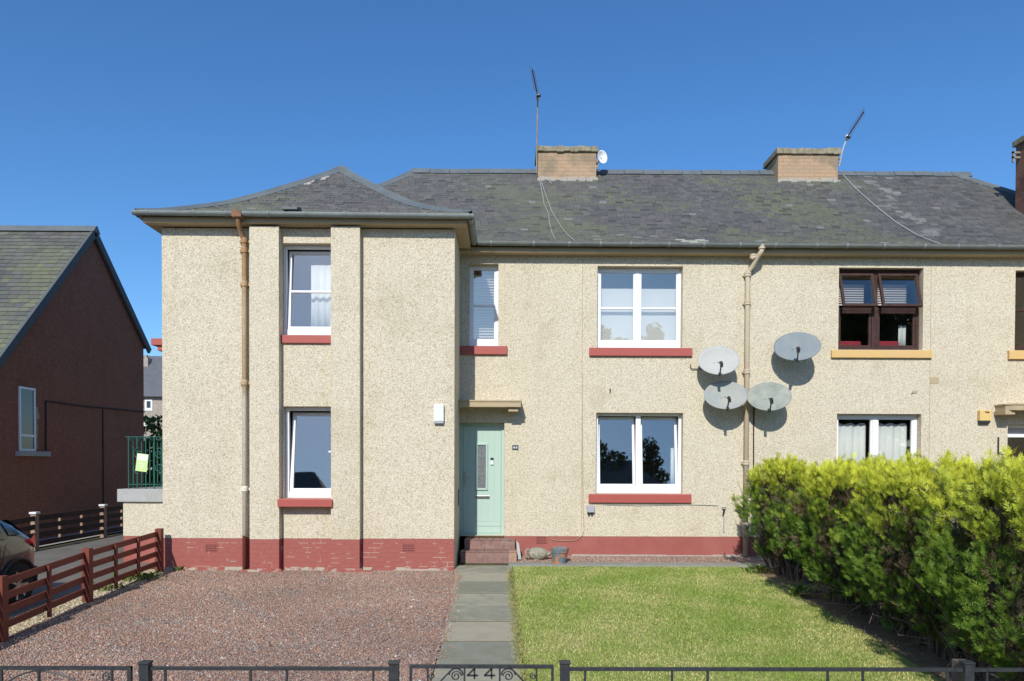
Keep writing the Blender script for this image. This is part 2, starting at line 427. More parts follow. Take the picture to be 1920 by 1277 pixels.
def world_loc(o):
    p = Vector(o.location); q = o.parent
    while q: p = p + q.location * 0; q = q.parent
    return p
def link(name, data, parent=None):
    o = bpy.data.objects.new(name, data); col.objects.link(o)
    if parent:
        o.parent = parent
        root = parent
        while root.parent: root = root.parent
        if parent == root and root.type == 'EMPTY':
            o.matrix_parent_inverse = Matrix.Translation(-Vector(root.location))
    return o
def tag(o, label, cat, group=None):
    o['label'] = label; o['category'] = cat
    if group: o['group'] = group
    return o
def thing(name, label, cat, loc=(0, 0, 0), group=None):
    o = bpy.data.objects.new(name, None); col.objects.link(o); o.location = loc; o.empty_display_size = .2
    return tag(o, label, cat, group)
def struct(o): o['kind'] = 'structure'; return o
def stuff(o): o['kind'] = 'stuff'; return o
def share(o, parent, loc=None):
    c = o.copy(); col.objects.link(c)
    if loc is not None: c.location = loc
    return c
def raw_mesh(name, verts, faces_flat, nper, m, cols=None, parent=None, smooth=False):
    """numpy verts (n,3), faces (k,nper)"""
    me = bpy.data.meshes.new(name)
    nf = len(faces_flat)
    me.vertices.add(len(verts)); me.vertices.foreach_set('co', verts.astype(np.float32).ravel())
    me.loops.add(nf * nper); me.loops.foreach_set('vertex_index', faces_flat.astype(np.int32).ravel())
    me.polygons.add(nf); me.polygons.foreach_set('loop_start', np.arange(0, nf * nper, nper, dtype=np.int32))
    me.polygons.foreach_set('loop_total', np.full(nf, nper, dtype=np.int32))
    if cols is not None:
        ca = me.color_attributes.new('col', 'FLOAT_COLOR', 'POINT')
        a = np.ones((len(verts), 4), dtype=np.float32); a[:, :3] = cols
        ca.data.foreach_set('color', a.ravel())
    me.update(calc_edges=True); me.validate()
    if smooth: me.polygons.foreach_set('use_smooth', [True] * nf)
    me.materials.append(MATS[m])
    return link(name, me, parent)

# ------------------------------------------------------------------ ground, drive, lawn, path, street
def strip(name, x0, x1, y0, y1, dz, m, nx=1, kind=True, step=.5):
    ys = sorted(set([y0, y1] + [y for y in GY if y0 < y < y1] + list(np.arange(y0, y1, step))[1:]))
    b = MB()
    xs = np.linspace(x0, x1, nx + 1)
    vs = [(x, y, gz(y) + dz) for y in ys for x in xs]
    n = nx + 1
    fs = [(j * n + i, j * n + i + 1, (j + 1) * n + i + 1, (j + 1) * n + i) for j in range(len(ys) - 1) for i in range(nx)]
    b.add(vs, fs)
    o = b.build(name, m, fixn=False)
    return struct(o) if kind else o
strip('ground', -300, 300, -300, 400, -.02, 'soil', step=50)
strip('driveway', -5.62, -.72, -8.7, -1.33, .0, 'gravel_red')
strip('gravel_border', -.55, 4.9, -.62, .02, .004, 'gravel_red')
strip('lawn', .06, 4.12, -8.7, -.98, .002, 'lawn_mat')
mat('hedge_soil', (.17, .125, .08), .95, .1, noise=(8, .8, (.26, .20, .12)), bump=(25, .6, .02))
strip('hedge_bed', 4.12, 5.6, -8.7, -.98, .003, 'hedge_soil')
strip('neighbour_drive', -9.1, -6.1, -10, 9, .002, 'drive_concrete')
strip('gold_gravel_edge', -6.1, -5.6, -10, -1.3, .004, 'gravel_gold')
strip('neighbour_path', -10.2, -9.35, -12, 9, .012, 'pale_concrete')
strip('street_pavement', -60, 60, -14.2, -8.95, -.006, 'pavement_mat', step=1)
strip('road', -80, 80, -22, -14.35, -.09, 'tarmac', step=2)
kb = MB()
for i in range(60): kb.box(-45 + i * 1.5, -43.51 + i * 1.5, -14.34, -14.2, -.75, gz(-14.2) - .004)
struct(kb.build('kerb', 'pale_concrete'))

# garden path: separate slabs, edges read from the photograph
mat('joint_soil', (.10, .075, .045), .95, .1, noise=(30, .8, (.16, .15, .07)))
path = strip('path', -.70, .06, -8.7, -1.0, .0165, 'joint_soil')
rows = [(1062, 853, 962), (1076, 854, 960), (1093, 853, 957.5), (1115, 850, 959), (1138, 846, 961.5), (1168, 838, 966.5), (1205, 829, 970), (1252, 816, 974), (1312, 800, 981), (1390, 780, 990)]
for i in range(len(rows) - 1):
    a, b = rows[i], rows[i + 1]
    a = (a[0], a[1] + random.uniform(-1.5, 1.5), a[2] + random.uniform(-1.5, 1.5)); b = (b[0] + random.uniform(-.6, .6), b[1] + random.uniform(-2, 2), b[2] + random.uniform(-2, 2))
    P = [onG(a[1], a[0]), onG(a[2], a[0]), onG(b[2], b[0]), onG(b[1], b[0])]
    g = .012
    up = .022 + random.uniform(-.004, .004)
    q = [(P[0].x, P[0].y - g), (P[1].x, P[1].y - g), (P[2].x, P[2].y + g), (P[3].x, P[3].y + g)]
    s = MB()
    vs = [(x, y, gz(y) - .04) for x, y in q] + [(x, y, gz(y) + up) for x, y in q]
    s.add(vs, [(3, 2, 1, 0), (4, 5, 6, 7), (0, 1, 5, 4), (1, 2, 6, 5), (2, 3, 7, 6), (3, 0, 4, 7)])
    mm = mat('slab_%d' % i, *[((.33, .315, .245), (.31, .30, .235), (.235, .24, .19), (.255, .255, .20), (.305, .295, .23), (.33, .30, .23), (.25, .255, .205), (.28, .27, .21), (.28, .27, .21))[i]],
             .9, .15, noise=(5, .8, (.39, .355, .25) if i % 2 else (.20, .20, .135)), bump=(80, .3, .004))
    s.build('slab', mm, path, bevel=.008)
# narrow concrete strip in front of the house border
edge = struct(MB().box(.02, 4.9, -1.0, -.62, -.12, gz(-.8) + .012).build('border_kerb', 'concrete'))
for a, b in ((.03, 1.62), (1.63, 3.3), (3.31, 4.88)):
    MB().box(a, b, -.995, -.625, -.05, gz(-.8) + .02 + random.uniform(-.003, .003)).build('slab', 'concrete', edge, bevel=.006)

# scattered gravel stones (nobody could count them)
def stones(name, n, x0, x1, y0, y1, smin, smax, pal, wts, dz=0.0):
    octv = np.array([(1, 0, 0), (-1, 0, 0), (0, 1, 0), (0, -1, 0), (0, 0, 1), (0, 0, -1)], float)
    octf = np.array([(0, 2, 4), (2, 1, 4), (1, 3, 4), (3, 0, 4), (2, 0, 5), (1, 2, 5), (3, 1, 5), (0, 3, 5)])
    X = rng.uniform(x0, x1, n); Y = rng.uniform(y0, y1, n)
    S = rng.uniform(smin, smax, n) * (1 + (rng.random(n) < .02) * .6)
    V = octv[None] * (S[:, None, None] * rng.uniform(.65, 1.2, (n, 6, 1)))
    V[:, :, 2] *= .65
    a = rng.uniform(0, 6.28, n); ca, sa = np.cos(a)[:, None], np.sin(a)[:, None]
    tl = rng.uniform(-.5, .5, n)[:, None]
    x = V[:, :, 0] * ca - V[:, :, 1] * sa; y = V[:, :, 0] * sa + V[:, :, 1] * ca; z = V[:, :, 2] + x * tl
    Z = np.interp(Y, GY, GZ) + S * .22 + dz
    W = np.stack([x + X[:, None], y + Y[:, None], z + Z[:, None]], -1).reshape(-1, 3)
    Fc = (octf[None] + (np.arange(n) * 6)[:, None, None]).reshape(-1, 3)
    pal = np.array(pal); idx = rng.choice(len(pal), n, p=wts)
    C = pal[idx] * rng.uniform(.75, 1.2, (n, 1))
    # damp/earthy patches have a shape of their own
    pt = .5 + .5 * np.sin(X * 1.7 + 1.3 * np.sin(Y * 1.1)) * np.sin(Y * 1.9 + X * .6)
    C = C * (0.84 + .22 * pt[:, None])
    gp_ = np.sin(X * 3.1 + 2 * np.sin(Y * 2.3 + X)) * np.sin(Y * 2.7 + 1.5 * np.sin(X * 1.9)) + rng.normal(0, .25, n)
    gy = (gp_ > 1.05)[:, None]; C = np.where(gy, C.mean(1, keepdims=True) * np.array([1.08, 1.0, .88]) * rng.uniform(.6, 1.3, (n, 1)), C)
    return stuff(tag(raw_mesh(name, W, Fc, 3, 'stone', np.repeat(C, 6, 0)), *({'red_gravel': ('pinkish red stone chippings covering the parking area beside the path', 'gravel'),
        'border_gravel': ('narrow band of red chippings between red plinth and concrete strip', 'gravel'),
        'gold_gravel': ('pale golden chippings under the red timber fence', 'gravel')}[name])))
PINK = [(.43, .265, .185), (.355, .22, .155), (.47, .32, .228), (.27, .23, .195), (.37, .335, .29), (.6, .56, .5), (.13, .12, .11)]
PW = [.3, .23, .17, .13, .11, .03, .03]
stones('red_gravel', 80000, -5.52, -.78, -8.6, -1.36, .007, .0155, PINK, PW)
stones('border_gravel', 4500, -.5, 4.8, -.6, -.02, .010, .019, PINK, PW)
stones('gold_gravel', 6000, -6.1, -5.58, -9.0, -1.5, .010, .022, [(.5, .42, .26), (.62, .56, .42), (.35, .28, .17), (.2, .17, .12)], [.4, .3, .2, .1])

def path_edge(n=700):
    octv = np.array([(1, 0, 0), (-1, 0, 0), (0, 1, 0), (0, -1, 0), (0, 0, 1), (0, 0, -1)], float)
    octf = np.array([(0, 2, 4), (2, 1, 4), (1, 3, 4), (3, 0, 4), (2, 0, 5), (1, 2, 5), (3, 1, 5), (0, 3, 5)])
    Y = rng.uniform(-7.6, -1.4, n); ex = np.interp(Y, [-8.6, -6.2, -5, -3.5, -2, -1.3], [-.80, -.73, -.72, -.75, -.80, -.86])
    X = ex + rng.exponential(.035, n) - .01; S = rng.uniform(.006, .014, n)
    V = octv[None] * (S[:, None, None] * rng.uniform(.65, 1.2, (n, 6, 1))); Z = np.interp(Y, GY, GZ) + .026
    W = (V + np.stack([X, Y, Z], -1)[:, None]).reshape(-1, 3)
    C = np.array(PINK)[rng.choice(7, n, p=PW)]
    stuff(tag(raw_mesh('stray_chippings', W, (octf[None] + (np.arange(n) * 6)[:, None, None]).reshape(-1, 3), 3, 'stone', np.repeat(C, 6, 0)), 'stray red chippings scattered on the left edge of the path slabs', 'gravel'))
path_edge()

# grass blades
def grass(n=120000):
    X = rng.uniform(.13, 5.3, n); Y = rng.uniform(-8.6, -1.0, n)
    edge = np.interp(Y, [-8.6, -6.2, -5, -3.5, -2, -1], [.28, .17, .13, .10, .08, .09]) + rng.normal(0, .02, n)
    X = np.where(X < edge, edge + rng.random(n) * .3, X)
    lim = 4.02 + .10 * np.sin(Y * 2.1) + .06 * np.sin(Y * 5.3) + rng.exponential(.07, n) - .08
    X = np.where(X > lim, edge + rng.random(n) * (lim - edge), X)
    pt = np.sin(X * 2.3 + 1.5 * np.sin(Y * 1.7)) * np.sin(Y * 2.1 + 1.2 * np.sin(X * 1.3 + 2)) + .5 * np.sin(X * 7 + Y * 5) * np.sin(Y * 8 - X * 3)
    h = rng.uniform(.012, .030, n) * (1 - .12 * pt); wd = rng.uniform(.0035, .007, n)
    a = rng.uniform(0, 6.28, n); la = rng.uniform(0, 6.28, n); ln = rng.uniform(.2, 1.0, n) * h
    Z = np.interp(Y, GY, GZ) + .001
    dx, dy = np.cos(a) * wd, np.sin(a) * wd
    p0 = np.stack([X - dx, Y - dy, Z], -1); p1 = np.stack([X + dx, Y + dy, Z], -1)
    p2 = np.stack([X + np.cos(la) * ln, Y + np.sin(la) * ln, Z + h], -1)
    V = np.stack([p0, p1, p2], 1).reshape(-1, 3)
    Fc = np.arange(n * 3).reshape(-1, 3)
    g = np.array([.235, .325, .058]); s = np.array([.53, .48, .205]); dk = np.array([.12, .21, .035])
    dry = np.clip(.34 + .42 * pt + rng.normal(0, .25, n) + np.clip((X - 3.5) * 1.1, 0, .8), 0, 1)[:, None]
    C = g * (1 - dry) + s * dry
    k = (rng.random(n) < .2)[:, None]; C = np.where(k, dk, C) * rng.uniform(.8, 1.25, (n, 1))
    # ragged straw-coloured fringe creeping over the path edge
    m_ = 5000; Yf = rng.uniform(-7.8, -1.3, m_); ef = np.interp(Yf, [-8.6, -6.2, -5, -3.5, -2, -1], [.22, .13, .10, .06, .05, .05])
    Xf = ef + rng.normal(0, .028, m_); hf = rng.uniform(.02, .05, m_); af = rng.uniform(0, 6.28, m_); Zf = np.interp(Yf, GY, GZ) + .01
    q0 = np.stack([Xf - .005, Yf, Zf], -1); q1 = np.stack([Xf + .005, Yf + .003, Zf], -1); q2 = np.stack([Xf + np.cos(af) * hf, Yf + np.sin(af) * hf, Zf + hf * .7], -1)
    V = np.concatenate([V, np.stack([q0, q1, q2], 1).reshape(-1, 3)]); Fc = np.arange(len(V)).reshape(-1, 3)
    C = np.concatenate([C, np.where((rng.random(m_) < .5)[:, None], np.array([.42, .34, .16]), np.array([.2, .27, .06])) * rng.uniform(.7, 1.2, (m_, 1))]); n = n + m_
    o = raw_mesh('grass', V, Fc, 3, 'grass_blade', np.repeat(C, 3, 0))
    stuff(tag(o, 'short mown green lawn grass with straw-coloured patches', 'grass'))
grass()

# ------------------------------------------------------------------ the house
DW = -1.35                                  # front plane of the projecting wing
house = thing('house', 'cream pebbledash two-storey block of flats with projecting wing and slate roof', 'house', (4.0, 4.0, 0))
def fx(px, Y, py=750): return onY(px, py, Y).x
def fz(py, Y, px=1100): return onY(px, py, Y).z

def wall(name, Y, x0, x1, z0, z1, ops, depth=.24, m='dash'):
    """front skin with real openings and reveals"""
    xs = sorted(set([x0, x1] + [v for o in ops for v in o[:2]])); zs = sorted(set([z0, z1] + [v for o in ops for v in o[2:4]]))
    b = MB()
    for i in range(len(xs) - 1):
        for j in range(len(zs) - 1):
            cx, cz = (xs[i] + xs[i + 1]) / 2, (zs[j] + zs[j + 1]) / 2
            if any(o[0] < cx < o[1] and o[2] < cz < o[3] for o in ops): continue
            b.add([(xs[i], Y, zs[j]), (xs[i + 1], Y, zs[j]), (xs[i + 1], Y, zs[j + 1]), (xs[i], Y, zs[j + 1])], [(0, 1, 2, 3)])
    for a0, a1, c0, c1 in [o[:4] for o in ops]:
        d = Y + depth
        for q in ([(a0, Y, c0), (a0, d, c0), (a0, d, c1), (a0, Y, c1)], [(a1, Y, c0), (a1, Y, c1), (a1, d, c1), (a1, d, c0)],
                  [(a0, Y, c1), (a0, d, c1), (a1, d, c1), (a1, Y, c1)], [(a0, Y, c0), (a1, Y, c0), (a1, d, c0), (a0, d, c0)]):
            b.add(q, [(0, 1, 2, 3)])
    return b.build(name, m, house, fixn=False)

XL, XR = fx(304.5, DW), fx(852, DW)         # wing corners
MIR = 2 * 4.12                              # the block is symmetrical about this/2
XFW = 9.95
ZE = 5.60                                   # wall head
# openings (from the photograph)
w_up = (fx(527, DW, 540), fx(628, DW, 540), fz(629, DW, 575), fz(456, DW, 575))
w_lo = (fx(530.5, DW, 850), fx(629, DW, 850), fz(934, DW, 575), fz(762, DW, 575))
m_nar = (fx(879, 0, 570), fx(934.5, 0, 570), fz(649, 0, 905), fz(494.5, 0, 905))
m_up = (fx(1120, 0, 570), fx(1280, 0, 570), fz(652, 0, 1200), fz(499, 0, 1200))
m_lo = (fx(1117.5, 0, 850), fx(1280.5, 0, 850), fz(926, 0, 1200), fz(774, 0, 1200))
r_up = (fx(1572.5, 0, 570), fx(1731, 0, 570), fz(656, 0, 1650), fz(502, 0, 1650))
r_lo = (fx(1569, 0, 820), fx(1727, 0, 820), fz(928, 0, 1650), fz(776, 0, 1650))
door = (fx(861, 0, 900), fx(945.5, 0, 900), fz(1005, 0, 905), fz(792, 0, 905))
e_up = (fx(1903.5, 0, 570), fx(1903.5, 0, 570) + .56, fz(657, 0, 1910), fz(507, 0, 1910))
e_door = (fx(1889, 0, 830), fx(1889, 0, 830) + .84, door[2], fz(796, 0, 1900))
PLW = fz(1009.5, DW, 600); PLM = fz(997, 0, 1150)
wall('wall', DW, XL, XR, PLW, ZE, [w_up, w_lo])
wall('wall', 0, XR, XFW + .1, PLM, ZE, [m_nar, m_up, m_lo, r_up, r_lo, door, e_up, e_door])
# side and back walls, far wing
sw = MB()
sw.add([(XR, DW, -.2), (XR, .0, -.2), (XR, .0, ZE), (XR, DW, ZE)], [(0, 1, 2, 3)])
sw.build('side_wall', 'dash', house, fixn=False)
sw = MB(); sw.add([(XL, DW, -.2), (XL, 7.4, -.2), (XL, 7.4, ZE), (XL, DW, ZE)], [(3, 2, 1, 0)])
sw.build('side_wall', 'dash', house, fixn=False)
bw = MB(); bw.box(XL + .002, MIR - XL, 7.4, 7.6, -.2, ZE)
bw.box(XFW, MIR - XL, DW, DW + .2, -.3, ZE); bw.box(MIR - XL - .2, MIR - XL, DW + .2, 7.4, -.3, ZE); bw.box(XFW, XFW + .2, DW + .2, .2, -.3, ZE)
bw.build('rear_wall', 'dash', house)
# inside: floors, partitions so that rooms read as dark rooms
fl = MB(); fl.box(XL + .05, MIR - XL - .25, .31, 7.35, .38, .45); fl.box(XL + .05, XR - .05, DW + .3, .31, .38, .45)
fl.box(XL + .05, MIR - XL - .25, .31, 7.35, 2.80, 3.02); fl.box(XL + .05, XR - .05, DW + .3, .31, 2.80, 3.02)
fl.box(XL + .05, MIR - XL - .25, .31, 7.35, 5.52, 5.58); fl.box(XL + .05, XR - .05, DW + .3, .31, 5.52, 5.58)
fl.build('floor', 'interior_floor', house)
pt = MB(); pt.box(XL + .06, MIR - XL - .26, 4.0, 4.1, .46, 2.79); pt.box(XL + .06, MIR - XL - .26, 4.0, 4.1, 3.03, 5.51)
for x in (-.85, .35, 4.1, 8.3):
    pt.box(x, x + .1, .32, 3.99, .46, 2.79); pt.box(x, x + .1, .32, 3.99, 3.03, 5.51)
pt.build('inner_wall', 'interior', house)

# pilasters on the wing
PQ = .15
pil = []
for a, b in ((468, 523), (620.5, 674.5)):
    pil.append((fx(a, DW - PQ), fx(b, DW - PQ)))
    MB().box(pil[-1][0], pil[-1][1], DW - PQ, DW + .002, PLW, ZE - .01).build('pilaster', 'dash', house)
# plinths: brick-built under paint on the wing, rendered smooth on the main front
pb = MB().box(XL + .002, XR - .002, DW + .0008, DW + .1, -.4, PLW - .002)
for a, b in pil: pb.box(a + .002, b - .002, DW - PQ + .0008, DW + .003, -.4, PLW - .002)
plw = pb.build('plinth', 'plinth_back', house)
course = .078; bl = .225
cache = {}
def brick(x0, x1, z0, z1, yf, dep):
    key = (round(x1 - x0, 3), round(z1 - z0, 3))
    ob = None
    if key in cache:
        ob = bpy.data.objects.new('brick', cache[key]); col.objects.link(ob); ob.parent = plw
    else:
        hx, hz = (x1 - x0) / 2, (z1 - z0) / 2
        ob = MB().box(-hx, hx, 0, .03, -hz, hz).build('brick', 'red_paint', plw, bevel=.003)
        cache[key] = ob.data
    ob.location = ((x0 + x1) / 2, yf + random.uniform(0, .0015), (z0 + z1) / 2)
FLK = []
nc = int((PLW - gz(DW) + .05) / course)
for seg, yf in (((XL, pil[0][0]), DW), (pil[0], DW - PQ), ((pil[0][1], pil[1][0]), DW), (pil[1], DW - PQ), ((pil[1][1], XR), DW)):
    for k in range(nc):
        z1 = PLW - .003 - k * course; z0 = z1 - course + .004
        n = max(2, round((seg[1] - seg[0]) / bl)); stp = (seg[1] - seg[0]) / n
        if k % 2 == 0:
            cuts = [seg[0] + i * stp for i in range(n + 1)]
        else:
            cuts = [seg[0]] + [seg[0] + (i + .5) * stp for i in range(n)] + [seg[1]]
        for i in range(len(cuts) - 1):
            brick(cuts[i] + .0015, cuts[i + 1] - .0015, z0 + .001, z1, yf - .002, .03)
            if k >= nc - 4 and random.random() < (.16 if pil[0][1] - .1 < cuts[i] < pil[1][0] else .02): FLK.append((cuts[i] + random.uniform(0, .1), cuts[i] + random.uniform(.1, .24), z0 - .006 + random.uniform(-.002, .002), z0 + random.uniform(.002, .007), yf)); FLK.append((cuts[i] - .006, cuts[i] + .006, z0, z1 - random.uniform(.0, .03), yf))
fk = MB()
for a, b, c, d, yf in FLK:
    if a > XL + .05 and b < XR - .05: fk.box(a, b, yf - .0045, yf + .004, c, d)
stuff(fk.build('flaked_paint', 'mortar', plw))
mp = MB()
mp.box(XR + .002, door[0] - .001, .004, .2, -.3, PLM - .002); mp.box(door[1] + .001, e_door[0] - .001, .004, .2, -.3, PLM - .002)
mp.build('plinth', 'red_paint', house)
ft = MB()
for i in range(70):
    x = random.uniform(XL + .1, XR - .05); yy = DW - .002
    if any(a - .05 < x < b + .05 for a, b in pil): yy = DW - PQ - .002
    l = random.uniform(.05, .2); h = random.uniform(.015, .06)
    ft.box(x - l, x + l, yy - random.uniform(.006, .02), yy + .02, gz(DW) - .05, gz(DW) + h)
ft.build('render_foot', 'foot_mortar', house, bevel=.004)
fm = MB()
for i in range(30):
    x = random.uniform(1.3, 4.4); l = random.uniform(.06, .3)
    fm.box(x - l, x + l, -random.uniform(.005, .02), .02, -.05, random.uniform(.0, .035))
fm.build('render_foot', 'mortar', house, bevel=.004)

# ---- roof: bell-cast profile shared by all slopes
UP = [0, .2, .45, .97, 1.25, 1.5, 2.0, 2.3, 2.72, 3.85, 6]; UZ = [0, .08, .195, .47, .665, .845, 1.235, 1.475, 1.83, 2.83, 4.7]
def prof(u): return float(np.interp(u, UP, UZ))
OV = .27
ZW, ZM = 5.755, 5.70
EW = dict(x0=XL - OV, x1=XR + OV, y0=DW - OV, z=ZW)          # wing eaves
EM = dict(x0=XL - OV, x1=MIR - XL + OV, y0=-OV, z=ZM)
HW = (EW['x1'] - EW['x0']) / 2
UR = 3.85                                                     # main ridge inset
SLB = []                                                      # (priority, verts, faces, colour)
PALS = [(.096, .096, .094), (.084, .086, .084), (.108, .102, .10), (.076, .08, .078), (.113, .113, .108), (.098, .092, .088)]
def slate_colour(x, y, z, green=.5):
    c = np.array(random.choice(PALS)) * random.uniform(.8, 1.15)
    g = math.sin(x * 1.05 + 1.1) * .6 + math.sin(x * 2.3 + z * 2.7) * .4 + math.sin(z * 4 + y + x * .4) * .35 + random.gauss(0, .45)
    g = max(0, min(1, (g + .18) * .85)) * green * 1.5
    if y > -.2: g *= max(.25, min(1, 1.1 - abs(x - 3.6) * .14)) if z < 8.3 else .3
    c = c * (1 - g) + np.array((.135, .15, .075)) * g
    r = random.random()
    if y > -.2 and 6.2 < z < 8.25 and abs(x - 8.3 - .2 * math.sin(z * 5)) < .17 and r < .6: return tuple(np.array((.19, .19, .175)) * random.uniform(.7, 1.15))
    if y > -.2 and z < 5.98 and 3.2 < x < 3.75 and r < .7: return (.36, .38, .30)
    if r < .01: c = np.array((.20, .205, .195))
    elif r < .06: c = c * .55
    return tuple(c)
def slates(fn, amin, amax, umax, pr, green=.5, expo=.108, wid=.17, skip=None):
    """fn(a,u)->point; amin/amax functions of u"""
    # arclength table
    us = np.linspace(0, umax, 400); zz = np.interp(us, UP, UZ)
    al = np.concatenate([[0], np.cumsum(np.hypot(np.diff(us), np.diff(zz)))])
    n = int(al[-1] / expo)
    ex = al[-1] / n
    for i in range(n):
        u0 = float(np.interp(i * ex - .02, al, us)) if i else -.035
        u1 = float(np.interp((i + 1) * ex + .035, al, us))
        A, B = amin(max(u0, 0)), amax(max(u0, 0))
        a = A - random.random() * wid
        while a < B:
            wv = wid * random.uniform(.82, 1.15)
            l, r = max(a + .003, A), min(a + wv - .003, B)
            a += wv
            if r - l < .04: continue
            if skip and skip((l + r) / 2, u0): continue
            du = random.uniform(-.006, .006)
            lift = .02 + random.uniform(0, .007)
            tl = random.uniform(-.003, .003)
            lo0, lo1 = fn(l, u0 + du), fn(r, u0 + du)
            uu = min(u1, umax)
            l2, r2 = max(l, amin(uu)), min(r, amax(uu))
            if r2 < l2: l2 = r2 = (l2 + r2) / 2
            h0, h1 = fn(l2, uu), fn(r2, uu)
            up = Vector((0, 0, 1))
            vs = [lo0 + up * (lift + tl), lo1 + up * (lift - tl), h1 + up * .004, h0 + up * .004,
                  lo0 - up * .004, lo1 - up * .004, h1 - up * .004, h0 - up * .004]
            fs = [(0, 1, 2, 3), (4, 5, 1, 0), (5, 6, 2, 1), (7, 4, 0, 3)]
            m_ = (lo0 + h1) / 2
            dist = (m_ - CAM).length
            SLB.append((pr + dist, vs, fs, slate_colour(m_.x, m_.y, m_.z, green)))
def deck(b, fn, amin, amax, umax, dz=-.006):
    us = [u for u in UP if u < umax] + [umax]
    vs = []
    for u in us: vs += [fn(amin(u), u) + Vector((0, 0, dz)), fn(amax(u), u) + Vector((0, 0, dz))]
    b.add(vs, [(2 * i, 2 * i + 1, 2 * i + 3, 2 * i + 2) for i in range(len(us) - 1)])
dk = MB()
# wing front
fwf = lambda a, u: Vector((a, EW['y0'] + u, EW['z'] + prof(u)))
UA = HW
slates(fwf, lambda u: EW['x0'] + u, lambda u: EW['x1'] - u, UA, -50, .55)
deck(dk, fwf, lambda u: EW['x0'] + u, lambda u: EW['x1'] - u, UA)
# wing left + right slopes (run back into the main roof)
fwl = lambda a, u: Vector((EW['x0'] + u, a, EW['z'] + prof(u)))
fwr = lambda a, u: Vector((EW['x1'] - u, a, EW['z'] + prof(u)))
slates(fwl, lambda u: EW['y0'] + u, lambda u: 7.4, UA, 50, .4)
slates(fwr, lambda u: EW['y0'] + u, lambda u: u - .2, UA, 50, .4)
deck(dk, fwl, lambda u: EW['y0'] + u, lambda u: 7.4, UA); deck(dk, fwr, lambda u: EW['y0'] + u, lambda u: u, UA)
# main front
fmf = lambda a, u: Vector((a, EM['y0'] + u, EM['z'] + prof(u)))
slates(fmf, lambda u: EM['x0'] + u, lambda u: EM['x1'] - u, UR, 0, .55, skip=lambda a, u: (EW['x1'] - a) > max(u, 0) + .35 or a > 13.2)
deck(dk, fmf, lambda u: EM['x0'] + u, lambda u: EM['x1'] - u, UR)
fmb = lambda a, u: Vector((a, EM['y0'] + 2 * UR - u, EM['z'] + prof(u)))
fml = lambda a, u: Vector((EM['x0'] + u, a, EM['z'] + prof(u) - .004)); fmr = lambda a, u: Vector((EM['x1'] - u, a, EM['z'] + prof(u)))
deck(dk, fmb, lambda u: EM['x0'] + u, lambda u: EM['x1'] - u, UR)
deck(dk, fml, lambda u: EM['y0'] + u, lambda u: EM['y0'] + 2 * UR - u, UR); deck(dk, fmr, lambda u: EM['y0'] + u, lambda u: EM['y0'] + 2 * UR - u, UR)
roof = dk.build('roof', 'deck', house, fixn=False)
SLB.sort(key=lambda s: s[0])
for pr, vs, fs, c in SLB[:300]:
    MB().add(vs, fs, c).build('slate', 'slate', roof, color=True, fixn=False)
rs = MB()
for pr, vs, fs, c in SLB[300:]: rs.add(vs, fs, c)
stuff(rs.build('slates', 'slate', roof, color=True, fixn=False))
# hip flashings and ridge caps
def hip(P, sx, sy, u0, u1, wd, name='hip_flashing'):
    us = np.linspace(u0, u1, 14); vs = []
    for u in us:
        p = P(u); L = .03
        vs += [p + Vector((sx * wd, 0, .022)), p + Vector((sx * .03, 0, L + .012)), p + Vector((0, 0, L + .035)), p + Vector((0, sy * .03, L + .012)), p + Vector((0, sy * wd, .022))]
    n = len(us)
    return MB().add(vs, [(5 * i + k, 5 * i + k + 1, 5 * i + 5 + k + 1, 5 * i + 5 + k) for i in range(n - 1) for k in range(4)]).build(name, 'lead', roof, fixn=False)
hip(lambda u: Vector((EW['x0'] + u, EW['y0'] + u, ZW + prof(u))), 1, 1, -.03, UA - .0, .17)
hip(lambda u: Vector((EW['x1'] - u, EW['y0'] + u, ZW + prof(u))), -1, 1, -.03, UA - .0, .19)
hip(lambda u: Vector((EM['x0'] + u, EM['y0'] + u, ZM + prof(u))), 1, 1, 1.5, UR, .16)
hip(lambda u: Vector((EM['x1'] - u, EM['y0'] + u, ZM + prof(u))), -1, 1, .5, UR, .16)
zr = ZM + prof(UR); yr = EM['y0'] + UR
rc = MB(); x = EM['x0'] + UR - .1
while x < EM['x1'] - UR + .1:
    l = .45; dzj = random.uniform(-.006, .008)
    rc.prism([(yr - .16, zr - .10 + dzj), (yr - .04, zr + .045 + dzj), (yr + .04, zr + .045 + dzj), (yr + .16, zr - .10 + dzj)], 'x', x, x + l - .012); x += l
rc.build('ridge_cap', 'lead', roof)
za = ZW + prof(UA)
rw = MB().prism([((EW['x0'] + EW['x1']) / 2 - .15, za - .08), ((EW['x0'] + EW['x1']) / 2 - .03, za + .05), ((EW['x0'] + EW['x1']) / 2 + .03, za + .05), ((EW['x0'] + EW['x1']) / 2 + .15, za - .08)], 'y', EW['y0'] + UA - .05, 2.4)
rw.build('ridge_cap', 'lead', roof)
